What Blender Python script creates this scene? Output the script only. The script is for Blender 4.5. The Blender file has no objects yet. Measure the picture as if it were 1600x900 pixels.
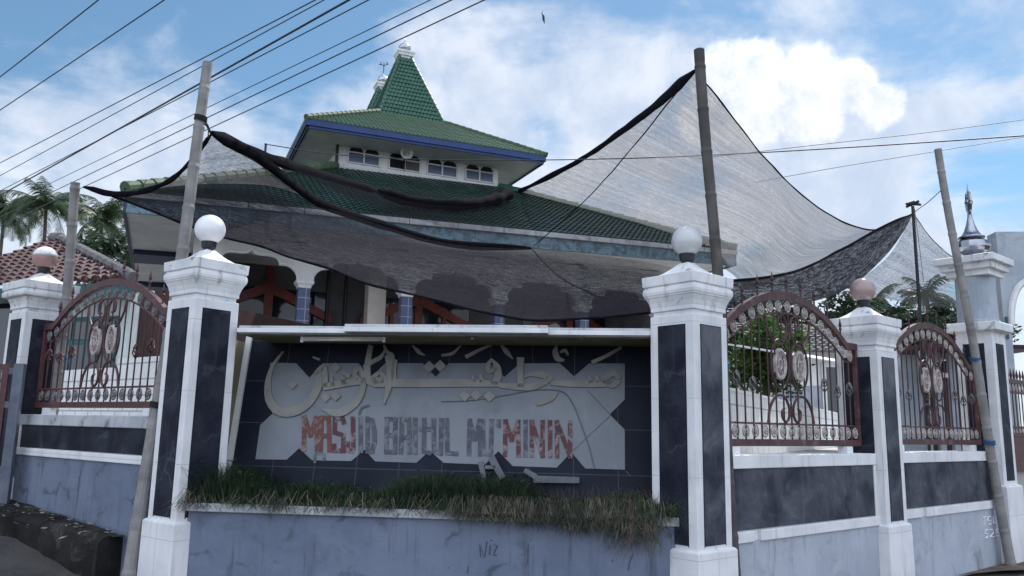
import bpy, bmesh, math, random
from mathutils import Vector, Matrix, noise as mnoise
R_ = math.radians
random.seed(7)
scn = bpy.context.scene
col = scn.collection

# ------------------------------------------------------------------ camera
FPX, PITCH, ROLL, EYE = 1250.0, R_(9.9), R_(1.15), 1.6
cam_d = bpy.data.cameras.new('camera'); cam = bpy.data.objects.new('camera', cam_d); col.objects.link(cam)
cam_d.sensor_width = 36.0; cam_d.lens = FPX / 1600 * 36.0
cam_d.clip_start = 0.05; cam_d.clip_end = 5000
CAMROT = Matrix.Rotation(math.pi / 2 + PITCH, 3, 'X') @ Matrix.Rotation(ROLL, 3, 'Z')
cam.matrix_world = Matrix.Translation((0, 0, EYE)) @ CAMROT.to_4x4()
scn.camera = cam

# ------------------------------------------------------------------ light
SUN_EL, SUN_AZ = R_(56), R_(35)          # azimuth measured from +Y (away from the viewer) towards +X
sdir = Vector((math.sin(SUN_AZ) * math.cos(SUN_EL), math.cos(SUN_AZ) * math.cos(SUN_EL), math.sin(SUN_EL)))
sun_d = bpy.data.lights.new('sun', 'SUN'); sun = bpy.data.objects.new('sun', sun_d); col.objects.link(sun)
sun_d.energy = 3.2; sun_d.angle = R_(0.6); sun_d.color = (1.0, 0.96, 0.91)
sun.rotation_euler = (-sdir).to_track_quat('-Z', 'Y').to_euler(); sun.location = (0, 0, 60)
scn.view_settings.view_transform = 'Standard'; scn.view_settings.look = 'None'
scn.view_settings.gamma = 1.0; scn.view_settings.use_curve_mapping = False
scn.view_settings.exposure = 0.62

def ray(px, py):
    return CAMROT @ Vector(((px - 800) / FPX, -(py - 450) / FPX, -1.0))
CAMP = Vector((0, 0, EYE))
def atY(px, py, Y):
    d = ray(px, py); return CAMP + d * (Y / d.y)
def atZ(px, py, z):
    d = ray(px, py); return CAMP + d * ((z - EYE) / d.z)
def atP(px, py, p, n):
    d = ray(px, py); return CAMP + d * ((Vector(p) - CAMP).dot(n) / d.dot(n))

# ------------------------------------------------------------------ world: sky and clouds
world = bpy.data.worlds.new('World'); scn.world = world; world.use_nodes = True
class NT:
    def __init__(s, tree): s.t = tree; tree.nodes.clear()
    def n(s, typ, **kw):
        nd = s.t.nodes.new(typ)
        for k, v in kw.items(): setattr(nd, k, v)
        return nd
    def l(s, a, b): s.t.links.new(a, b)
    def put(s, sock, v):
        if hasattr(v, 'is_output'): s.l(v, sock)
        else: sock.default_value = v
    def math(s, op, a, b=0.0, c=None, clamp=False):
        m = s.n('ShaderNodeMath', operation=op, use_clamp=clamp)
        s.put(m.inputs[0], a); s.put(m.inputs[1], b)
        if c is not None: s.put(m.inputs[2], c)
        return m.outputs[0]
    def vmath(s, op, a, b=(0, 0, 0)):
        m = s.n('ShaderNodeVectorMath', operation=op); s.put(m.inputs[0], a); s.put(m.inputs[1], b)
        return m.outputs['Value'] if op in ('DOT_PRODUCT', 'LENGTH') else m.outputs['Vector']
    def mix(s, f, a, b, blend='MIX'):
        m = s.n('ShaderNodeMix', data_type='RGBA', blend_type=blend)
        s.put(m.inputs[0], f)
        for k, v in ((6, a), (7, b)):
            if isinstance(v, tuple) and len(v) == 3: v = v + (1,)
            s.put(m.inputs[k], v)
        return m.outputs[2]
    def ramp(s, f, stops, interp='LINEAR'):
        r = s.n('ShaderNodeValToRGB'); r.color_ramp.interpolation = interp
        e = r.color_ramp.elements
        while len(e) < len(stops): e.new(0.5)
        for i, (p, c) in enumerate(stops):
            e[i].position = p; e[i].color = (c, c, c, 1) if not isinstance(c, tuple) else c + (1,)
        s.l(f, r.inputs[0]); return r.outputs[0]
    def smooth(s, f, a, b):
        r = s.n('ShaderNodeMapRange', interpolation_type='SMOOTHSTEP'); s.put(r.inputs[0], f)
        r.inputs[1].default_value = a; r.inputs[2].default_value = b; return r.outputs[0]
    def noise(s, vec, scale, detail=4.0, rough=0.55, dist=0.0):
        t = s.n('ShaderNodeTexNoise'); s.l(vec, t.inputs['Vector'])
        t.inputs['Scale'].default_value = scale; t.inputs['Detail'].default_value = detail
        t.inputs['Roughness'].default_value = rough; t.inputs['Distortion'].default_value = dist
        return t.outputs['Fac']

W = NT(world.node_tree)
sky = W.n('ShaderNodeTexSky', sky_type='NISHITA'); sky.sun_disc = False
sky.sun_elevation = SUN_EL; sky.sun_rotation = SUN_AZ; sky.air_density = 1.0; sky.dust_density = 0.3; sky.ozone_density = 3.0
tc = W.n('ShaderNodeTexCoord'); D = tc.outputs['Generated']
sp = W.n('ShaderNodeSeparateXYZ'); W.l(D, sp.inputs[0])
inv = W.math('DIVIDE', 1.0, W.math('MAXIMUM', W.math('ADD', sp.outputs[2], 0.12), 0.03))
P = W.n('ShaderNodeCombineXYZ'); W.l(W.math('MULTIPLY', sp.outputs[0], inv), P.inputs[0]); W.l(W.math('MULTIPLY', sp.outputs[1], inv), P.inputs[1])
P = P.outputs[0]
warp = W.noise(D, 5.0, 5.0, 0.6)
n1 = W.noise(P, 1.7, 9.0, 0.58, 0.35)
n2 = W.noise(D, 13.0, 8.0, 0.62, 0.25)
bias = 0.0
def blob(px, py, rad, w):
    d = ray(px, py).normalized()
    dist = W.vmath('LENGTH', W.vmath('SUBTRACT', D, tuple(d)))
    dist = W.math('ADD', dist, W.math('MULTIPLY', W.math('SUBTRACT', warp, 0.5), 0.20 * min(1, rad * 5)))
    g = W.math('MULTIPLY', W.smooth(dist, rad, rad * 0.25), w)
    return g
acc = None
for b in ((850, 170, .20, .30), (1150, 330, .30, .42), (1450, 360, .25, .35), (180, 250, .20, .26), (60, 350, .25, .3), (420, 270, .18, .25),
          (680, 20, .10, .22), (1590, 95, .07, .22), (1100, 30, .10, .18), (680, 230, .18, .22), (330, 140, .10, .13), (1250, 10, .08, .14), (960, 110, .14, .22), (640, 330, .2, .3),
          (180, 40, .26, -.30), (1480, 160, .14, -.20), (470, 60, .16, -.20), (1010, 0, .08, -.12), (840, 215, .06, -.16), (1420, 30, .09, -.1), (520, 130, .07, -.1)):
    g = blob(*b); acc = g if acc is None else W.math('ADD', acc, g)
dens = W.math('ADD', W.math('ADD', W.math('MULTIPLY', n1, 1.25), W.math('MULTIPLY', n2, 0.32)), W.math('MULTIPLY', acc, .58))
back = W.smooth(sp.outputs[1], 0.25, -0.35)
dens = W.math('ADD', dens, W.math('MULTIPLY', back, 0.34))  # extra cloud added behind the viewer to fill the shaded fronts
hz = W.smooth(sp.outputs[2], 0.22, 0.0)
dens = W.math('ADD', dens, W.math('MULTIPLY', hz, 0.22))
veil = W.smooth(dens, 0.74, 1.06)
# cumulus
cum = None
for b in ((1140, 115, .062), (1185, 108, .055), (1265, 120, .058), (1325, 135, .05), (1170, 170, .08), (1260, 165, .07), (1375, 165, .04), (1110, 180, .06)):
    d = ray(b[0], b[1]).normalized()
    dist = W.vmath('LENGTH', W.vmath('SUBTRACT', D, tuple(d)))
    g = W.smooth(dist, b[2], b[2] * 0.2)
    cum = g if cum is None else W.math('MAXIMUM', cum, g)
puff = W.noise(D, 26.0, 7.0, 0.62, 0.15)
cumd = W.math('ADD', cum, W.math('MULTIPLY', W.math('SUBTRACT', puff, 0.5), 1.25))
cumm = W.math('MULTIPLY', W.smooth(cumd, 0.28, 0.72), 0.9)
shade = W.noise(D, 9.0, 6.0, 0.6, 0.3)
CW = 1.0
rear_fill = W.math('ADD', 1.0, W.math('MULTIPLY', W.smooth(sp.outputs[1], 0.15, -0.5), 1.1))  # unseen sky behind the viewer brightened, added as fill light
veilc = W.mix(W.smooth(shade, .3, .7), (4.6, 5.4, 6.8), (7.0, 7.4, 8.2))
veilc = W.vmath('SCALE', veilc); veilc.node.inputs['Scale'].default_value = 1.0; W.l(rear_fill, veilc.node.inputs['Scale'])
cumc = W.mix(W.smooth(W.math('ADD', W.math('MULTIPLY', puff, .6), W.math('MULTIPLY', shade, .5)), 0.36, 0.64), (5.2, 5.8, 7.0), (8.6, 8.8, 9.2))
skyc = W.mix(1.0, sky.outputs[0], (0.90, 1.06, 1.02), 'MULTIPLY')
c = W.mix(W.math('MULTIPLY', veil, 0.93), skyc, veilc)
c = W.mix(cumm, c, cumc)
bg = W.n('ShaderNodeBackground'); W.l(c, bg.inputs[0]); bg.inputs[1].default_value = 0.085
out = W.n('ShaderNodeOutputWorld'); W.l(bg.outputs[0], out.inputs[0])

# ------------------------------------------------------------------ materials
MATS = {}
def base_mat(name):
    m = bpy.data.materials.new(name); m.use_nodes = True
    t = NT(m.node_tree)
    b = t.n('ShaderNodeBsdfPrincipled'); o = t.n('ShaderNodeOutputMaterial'); t.l(b.outputs[0], o.inputs[0])
    return m, t, b
def pm(name, c1, c2=None, scale=3.0, rough=0.7, metal=0.0, bump=0.0, bscale=None, streak=None, grime=None, spec=0.4, lo=0.35, hi=0.65, brick=None, vein=None, gscale=2.2, gcut=(0.52, 0.72)):
    """mottled paint / stone / metal; streak = (colour, amount) vertical runs; grime = (colour, amount) blotches"""
    m, t, b = base_mat(name)
    co = t.n('ShaderNodeTexCoord').outputs['Object']
    f = t.noise(co, scale, 6.0, 0.6, 0.2)
    c = t.mix(t.smooth(f, lo, hi), c1, c2 or tuple(x * 0.82 for x in c1))
    if grime:
        g = t.noise(co, gscale, 8.0, 0.66, 0.6)
        c = t.mix(t.math('MULTIPLY', t.smooth(g, gcut[0], gcut[1]), grime[1]), c, grime[0])
    if streak:
        mp = t.n('ShaderNodeMapping'); t.l(co, mp.inputs[0]); mp.inputs['Scale'].default_value = (9, 9, 0.7)
        g = t.noise(mp.outputs[0], 1.6, 6.0, 0.62, 0.1)
        c = t.mix(t.math('MULTIPLY', t.smooth(g, 0.54, 0.78), streak[1]), c, streak[0])
    if vein:
        v = t.n('ShaderNodeTexVoronoi', feature='DISTANCE_TO_EDGE'); v.inputs['Scale'].default_value = vein[2]
        wv = t.n('ShaderNodeVectorMath', operation='ADD'); t.l(co, wv.inputs[0])
        nz = t.n('ShaderNodeTexNoise'); t.l(co, nz.inputs['Vector']); nz.inputs['Scale'].default_value = 5.0; nz.inputs['Detail'].default_value = 5
        sc = t.vmath('SCALE', nz.outputs['Color']); sc.node.inputs['Scale'].default_value = 0.35
        t.l(sc, wv.inputs[1]); t.l(wv.outputs[0], v.inputs['Vector'])
        fv = t.math('MULTIPLY', t.smooth(v.outputs[0], 0.03, 0.0), t.smooth(t.noise(co, 3.1, 3.0), 0.45, 0.6))
        c = t.mix(t.math('MULTIPLY', fv, vein[1]), c, vein[0])
    if brick:
        bk = t.n('ShaderNodeTexBrick'); mp = t.n('ShaderNodeMapping'); t.l(co, mp.inputs[0])
        mp.inputs['Rotation'].default_value = brick.get('rot', (R_(90), 0, 0)); t.l(mp.outputs[0], bk.inputs[0])
        bk.inputs['Scale'].default_value = 1.0; bk.inputs['Brick Width'].default_value = brick['w']; bk.inputs['Row Height'].default_value = brick['h']
        bk.inputs['Mortar Size'].default_value = brick.get('m', 0.006); bk.offset = brick.get('off', 0.5)
        c = t.mix(bk.outputs['Fac'], c, brick['c'])
    t.l(c, b.inputs['Base Color'])
    b.inputs['Roughness'].default_value = rough; b.inputs['Metallic'].default_value = metal
    b.inputs['Specular IOR Level'].default_value = spec
    if bump:
        bp = t.n('ShaderNodeBump'); bp.inputs['Strength'].default_value = bump; bp.inputs['Distance'].default_value = 0.02
        t.l(t.noise(co, bscale or scale * 6, 6.0, 0.65), bp.inputs['Height']); t.l(bp.outputs[0], b.inputs['Normal'])
    MATS[name] = m; return m
def net_mat(name, colr, trans, var, streaksc, transl=0.5, mott=0.3, grad=None):
    """woven shade net: see-through weave with runs along the cloth (UV in metres)"""
    m = bpy.data.materials.new(name); m.use_nodes = True; t = NT(m.node_tree)
    uv = t.n('ShaderNodeTexCoord').outputs['UV']
    mp = t.n('ShaderNodeMapping'); t.l(uv, mp.inputs[0]); mp.inputs['Scale'].default_value = (0.22, streaksc, 1)
    s1 = t.noise(mp.outputs[0], 1.0, 6.0, 0.7, 0.1)
    mp3 = t.n('ShaderNodeMapping'); t.l(uv, mp3.inputs[0]); mp3.inputs['Scale'].default_value = (6, 45, 1)
    s3 = t.noise(mp3.outputs[0], 1.0, 2.0, 0.5)
    s2 = t.noise(uv, 38.0, 3.0, 0.7, 0.4)
    if grad:      # cloth bunched denser at one end
        sx = t.n('ShaderNodeSeparateXYZ'); t.l(uv, sx.inputs[0])
        trans = t.math('ADD', grad[3], t.math('MULTIPLY', t.smooth(sx.outputs[grad[0]], grad[1], grad[2]), trans - grad[3]))
    f = t.math('ADD', trans, t.math('MULTIPLY', t.math('SUBTRACT', s1, 0.5), var))
    f = t.math('ADD', f, t.math('MULTIPLY', t.math('SUBTRACT', s2, 0.5), mott))
    f = t.math('ADD', f, t.math('MULTIPLY', t.math('SUBTRACT', s3, 0.5), mott * 0.8), clamp=True)
    d = t.n('ShaderNodeBsdfDiffuse'); d.inputs[0].default_value = colr + (1,)
    tl = t.n('ShaderNodeBsdfTranslucent'); tl.inputs[0].default_value = colr + (1,)
    mx = t.n('ShaderNodeMixShader'); mx.inputs[0].default_value = transl; t.l(d.outputs[0], mx.inputs[1]); t.l(tl.outputs[0], mx.inputs[2])
    tr = t.n('ShaderNodeBsdfTransparent')
    m2 = t.n('ShaderNodeMixShader'); t.l(f, m2.inputs[0]); t.l(mx.outputs[0], m2.inputs[1]); t.l(tr.outputs[0], m2.inputs[2])
    o = t.n('ShaderNodeOutputMaterial'); t.l(m2.outputs[0], o.inputs[0])
    MATS[name] = m; return m

white = pm('white_paint', (.74, .74, .75), (.62, .63, .65), 2.5, 0.62, bump=.12, bscale=30, streak=((.22, .23, .26), .5), grime=((.30, .30, .31), .22), gcut=(.5, .85), brick=dict(w=40, h=.62, c=(.50, .51, .53), m=.0035, off=0))
white_clean = pm('white_plaster', (.80, .80, .80), (.72, .73, .74), 1.3, 0.75, bump=.1, bscale=20, streak=((.32, .33, .34), .35))
cap_white = pm('weathered_white_paint', (.74, .74, .75), (.58, .60, .63), 3.0, 0.65, bump=.25, bscale=25, streak=((.09, .10, .12), .7), grime=((.06, .06, .065), .75), gscale=5.5, gcut=(.58, .72))
slab_white = pm('mould_stained_white_paint', (.46, .475, .50), (.34, .36, .39), 3.0, 0.75, bump=.25, bscale=25, streak=((.06, .06, .07), .75), grime=((.05, .05, .05), .7), gscale=6, gcut=(.54, .70))
stone = pm('dark_stone', (.009, .011, .021), (.026, .030, .044), 3.2, 0.6, bump=.25, bscale=40, grime=((.085, .093, .115), .62), vein=((.10, .11, .13), .35, 1.6), streak=((.055, .06, .075), .4), spec=.15, gcut=(.55, .75))
stone_worn = pm('worn_grey_stone', (.022, .025, .039), (.078, .083, .104), 2.2, 0.65, bump=.25, bscale=40, grime=((.165, .17, .19), .7), streak=((.12, .125, .14), .5), spec=.15)
bluewall = pm('blue_wall_paint', (.160, .190, .262), (.118, .146, .212), 1.6, 0.85, bump=.3, bscale=18, streak=((.045, .055, .075), .8), grime=((.055, .065, .08), .75), gscale=2.3, gcut=(.50, .74), vein=((.035, .045, .06), .6, .9))
palewall = pm('pale_wall_paint', (.43, .455, .52), (.33, .365, .43), 1.4, 0.8, bump=.2, bscale=18, streak=((.15, .165, .20), .6), grime=((.13, .14, .155), .7), gscale=2.3, gcut=(.52, .74))
bluepaint = pm('pale_blue_paint', (.38, .42, .47), (.29, .335, .39), 2.2, 0.75, bump=.1, streak=((.14, .18, .22), .55), grime=((.12, .15, .17), .5), gscale=2.5)
iron = pm('maroon_iron', (.085, .022, .027), (.05, .017, .021), 8, 0.5, bump=.15, grime=((.16, .07, .045), .6), gscale=9, spec=.5)
iron_rose = pm('dusty_rose_iron', (.085, .036, .037), (.05, .021, .024), 6, 0.55, bump=.15, grime=((.2, .13, .11), .6), gscale=9)
iron_dark = pm('dark_iron_bar', (.055, .02, .024), (.03, .014, .018), 8, 0.5)
rosette_m = pm('silvered_iron', (.20, .20, .22), (.10, .08, .09), 14, 0.5, metal=.15)
rosette_w = pm('white_iron', (.46, .42, .40), (.25, .21, .20), 14, 0.55)
greyiron = pm('grey_gate_post_paint', (.13, .15, .19), (.08, .095, .13), 5, .6, streak=((.06, .06, .08), .4))
bamboo = pm('grey_bamboo', (.25, .24, .235), (.165, .16, .16), 4, 0.6, streak=((.16, .14, .13), .5), grime=((.12, .11, .1), .4), gscale=4, bump=.1)
bamboo_dk = pm('dark_weathered_bamboo', (.045, .042, .040), (.085, .08, .075), 2.5, 0.75, streak=((.025, .023, .022), .5), grime=((.12, .115, .105), .4), gscale=3, bump=.1)
rope_b = pm('blue_rope', (.03, .10, .22), None, 8, .7)
rope_k = pm('black_rope', (.012, .012, .015), None, 8, .8)
black = pm('black_plastic', (.014, .014, .018), None, 8, .45)
wire_m = pm('black_cable', (.02, .022, .03), None, 5, .5)
chrome = pm('polished_steel', (.36, .37, .42), (.26, .27, .31), 3, 0.18, metal=1.0, grime=((.3, .28, .25), .35), gscale=6)
silver = pm('silvery_paint', (.50, .52, .58), (.36, .38, .44), 6, 0.3, metal=.7)
bluefascia = pm('blue_painted_board', (.010, .040, .165), (.008, .030, .12), 4, .5, streak=((.01, .02, .10), .4))
navy = pm('dark_navy_board', (.022, .032, .075), None, 4, .6)
tealboard = pm('weathered_teal_board', (.11, .21, .25), (.16, .21, .27), 5, .75, grime=((.06, .07, .09), .75), gscale=7, gcut=(.42, .6), streak=((.25, .30, .33), .4))
gutter_m = pm('grey_gutter_tile', (.40, .41, .44), (.27, .28, .31), 5, .7, streak=((.1, .1, .12), .5))
soffit_m = pm('white_soffit', (.62, .63, .62), (.52, .53, .53), 1.5, .8, streak=((.3, .3, .3), .25), grime=((.35, .34, .32), .35))
wood = pm('red_brown_wood', (.21, .038, .025), (.12, .022, .018), 5, .4)
bluetile = pm('blue_glazed_tile', (.085, .115, .22), (.065, .09, .18), 4, .3, brick=dict(w=.6, h=.26, c=(.35, .38, .45), m=.008, off=0))
beige = pm('beige_plaster', (.60, .54, .49), (.50, .46, .42), 2, .8)
darkroom = pm('shade_dimmed_plaster', (.12, .115, .12), (.08, .078, .085), 1.5, .85)  # white-grey plaster turned dark; shade under the eaves is put into its colour
redtile = pm('red_clay_tile', (.060, .018, .022), (.030, .012, .017), 7, .55, grime=((.15, .09, .095), .5), gscale=13, gcut=(.48, .62))  # the paler blotches paint highlights on the tiles into the colour
ridge_m = pm('grey_ridge_mortar', (.17, .155, .16), (.09, .085, .09), 4, .8, grime=((.07, .07, .07), .6))
teal = pm('teal_paint', (.025, .10, .11), (.02, .075, .085), 4, .6)
housewall = pm('mint_white_plaster', (.56, .62, .63), (.46, .52, .54), 1.5, .85, streak=((.25, .28, .28), .35))
whitetile = pm('white_wall_tile', (.74, .74, .74), (.66, .66, .67), 3, .45, brick=dict(w=.40, h=.22, c=(.36, .37, .38), m=.012))
paving = pm('pale_paving', (.46, .45, .43), (.36, .35, .33), 1.5, .8)
darkconc = pm('mossy_dark_concrete', (.012, .012, .013), (.030, .029, .028), 2.2, .95, bump=1.0, bscale=9, spec=.1, grime=((.12, .115, .11), .65), gscale=3.0, gcut=(.55, .72))
asphalt = pm('worn_asphalt', (.045, .044, .046), (.085, .08, .078), 1.2, .95, spec=.15, bump=.6, bscale=20, grime=((.15, .14, .125), .5))
dirt = pm('brown_dirt', (.15, .105, .08), (.09, .065, .05), 3, .95, bump=.6, bscale=14, grime=((.26, .2, .16), .5))
terrain_m = pm('grassy_earth', (.07, .085, .04), (.10, .085, .055), .6, .95, bump=.3)
signtile = pm('dark_blue_sign_tile', (.010, .013, .025), (.016, .020, .035), 2, .5, spec=.12, brick=dict(w=.40, h=.40, c=(.055, .06, .075), m=.004, off=0))
signfield = pm('grey_sign_board', (.195, .215, .245), (.145, .165, .195), 1.6, .38, grime=((.10, .115, .14), .5), gscale=1.8, streak=((.27, .29, .32), .3))  # grey board, darkened so its colour carries the canopy shade
cream = pm('cream_letter', (.27, .265, .245), (.21, .21, .20), 4, .5, grime=((.15, .155, .16), .5), gscale=5)  # cream lettering, dimmed in colour to carry the same canopy shade
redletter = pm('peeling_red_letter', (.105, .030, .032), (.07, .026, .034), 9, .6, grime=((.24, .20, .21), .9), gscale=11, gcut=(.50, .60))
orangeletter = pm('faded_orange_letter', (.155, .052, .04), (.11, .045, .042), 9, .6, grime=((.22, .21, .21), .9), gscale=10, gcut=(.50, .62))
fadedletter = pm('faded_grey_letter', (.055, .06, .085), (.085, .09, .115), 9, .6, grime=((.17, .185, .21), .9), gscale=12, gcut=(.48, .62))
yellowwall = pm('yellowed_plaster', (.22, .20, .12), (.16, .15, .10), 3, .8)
tubeglass = pm('fluorescent_tube', (.66, .65, .62), (.5, .48, .46), 4, .3)
scribble = pm('dark_pen_scribble', (.05, .06, .11), None, 6, .8)
chalk = pm('chalk_scrawl', (.80, .82, .86), None, 6, .8)
trunk_m = pm('bark', (.12, .10, .085), (.07, .06, .05), 4, .9, bump=.4)
tarp = pm('pale_tarpaulin', (.50, .55, .60), (.36, .42, .50), 2, .6, streak=((.2, .25, .3), .4))
shedred = pm('dark_red_board', (.05, .02, .02), (.025, .014, .016), 3, .7)

def leaf_mat(name, c1, c2, rough=.5, transl=.25):
    m = bpy.data.materials.new(name); m.use_nodes = True; t = NT(m.node_tree)
    co = t.n('ShaderNodeTexCoord').outputs['Object']
    f = t.noise(co, 1.2, 3.0); g = t.noise(co, 14.0, 2.0)
    c = t.mix(t.smooth(t.math('ADD', t.math('MULTIPLY', f, .5), t.math('MULTIPLY', g, .5)), .38, .62), c1, c2)
    b = t.n('ShaderNodeBsdfPrincipled'); t.l(c, b.inputs['Base Color']); b.inputs['Roughness'].default_value = rough
    b.inputs['Specular IOR Level'].default_value = .35
    tl = t.n('ShaderNodeBsdfTranslucent'); t.l(c, tl.inputs[0])
    mx = t.n('ShaderNodeMixShader'); mx.inputs[0].default_value = transl; t.l(b.outputs[0], mx.inputs[1]); t.l(tl.outputs[0], mx.inputs[2])
    o = t.n('ShaderNodeOutputMaterial'); t.l(mx.outputs[0], o.inputs[0]); MATS[name] = m; return m
leaf_dk = leaf_mat('dark_green_leaf', (.013, .026, .014), (.026, .048, .022))
leaf_br = leaf_mat('bright_green_leaf', (.03, .085, .018), (.085, .165, .035), transl=.35)
frond_m = leaf_mat('palm_frond', (.028, .055, .028), (.060, .090, .042), .4)
grass_m = leaf_mat('grass_blade', (.016, .036, .020), (.036, .060, .028), .6)
dry_m = leaf_mat('dry_grass_blade', (.045, .037, .030), (.19, .155, .125), .8)

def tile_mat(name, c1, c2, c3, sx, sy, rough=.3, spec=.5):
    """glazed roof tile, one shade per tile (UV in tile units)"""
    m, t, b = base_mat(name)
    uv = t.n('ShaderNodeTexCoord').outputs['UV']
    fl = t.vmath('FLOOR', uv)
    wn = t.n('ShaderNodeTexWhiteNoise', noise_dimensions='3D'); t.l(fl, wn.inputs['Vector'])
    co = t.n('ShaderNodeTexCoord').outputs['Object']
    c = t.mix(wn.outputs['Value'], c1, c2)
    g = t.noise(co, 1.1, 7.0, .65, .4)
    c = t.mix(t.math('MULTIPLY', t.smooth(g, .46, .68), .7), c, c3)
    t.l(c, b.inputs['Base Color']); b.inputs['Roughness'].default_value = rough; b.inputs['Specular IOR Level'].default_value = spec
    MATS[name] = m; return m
tile_low = tile_mat('old_shaded_green_roof_tile', (.009, .027, .023), (.017, .041, .034), (.016, .020, .019), 1, 1, .25, .55)  # aged tile, darkened further to hold the net shade in its colour
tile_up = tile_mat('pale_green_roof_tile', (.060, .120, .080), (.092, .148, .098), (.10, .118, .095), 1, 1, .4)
tile_sp = tile_mat('glazed_green_spire_tile', (.034, .092, .064), (.052, .122, .084), (.022, .085, .060), 1, 1, .25)
ridge_green = pm('mossy_green_ridge_tile', (.050, .090, .050), (.080, .112, .062), 3, .7, grime=((.06, .08, .05), .6), gscale=4)
ridge_spire = pm('green_ridge_tile', (.028, .085, .058), (.04, .11, .07), 4, .5, grime=((.03, .05, .045), .5))

def glass_mat(name, c, rough=.06):
    m, t, b = base_mat(name); b.inputs['Base Color'].default_value = c + (1,); b.inputs['Roughness'].default_value = rough
    b.inputs['Specular IOR Level'].default_value = .7; MATS[name] = m; return m
glass_blue = glass_mat('blue_grey_pane', (.075, .105, .185), .25)
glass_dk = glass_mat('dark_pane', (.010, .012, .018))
globe_w = pm('white_glass_globe', (.78, .78, .80), (.72, .72, .75), 3, .22, spec=.5)
globe_c = pm('clouded_glass_globe', (.52, .53, .55), (.40, .41, .44), 3, .12, spec=.6, grime=((.60, .58, .55), .5), gscale=3)
globe_b = pm('brownish_glass_globe', (.33, .25, .24), (.24, .17, .165), 3, .15, spec=.6, grime=((.46, .42, .41), .5), gscale=3)
globe_p = pm('stained_pink_globe', (.36, .22, .20), (.22, .13, .12), 4, .4, grime=((.5, .45, .43), .5))

net_light = net_mat('grey_shade_net', (.19, .178, .178), .36, .95, 3.5, .55, 1.5)
net_sail = net_mat('swept_shade_net', (.17, .163, .17), .50, .80, 8.0, .55, .80, (1, .7, 2.0, .20))
net_dark = net_mat('black_shade_net', (.030, .029, .036), .66, .55, 3.0, .35, .85, (1, 1.08, 1.40, .16))
net_roof = net_mat('slung_shade_net', (.014, .013, .018), .86, .45, 5.0, .35, .45, (0, 3.2, 7.0, .42))
net_fold = net_mat('doubled_black_net', (.035, .035, .042), .06, .45, 6.0, .4, .7)
net_far = net_mat('far_grey_shade_net', (.12, .115, .12), .50, 1.0, 4.0, .5, 1.2)
net_roll = pm('rolled_black_net', (.004, .004, .007), (.008, .007, .011), 8, .95, bump=.5, spec=.05)

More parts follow.
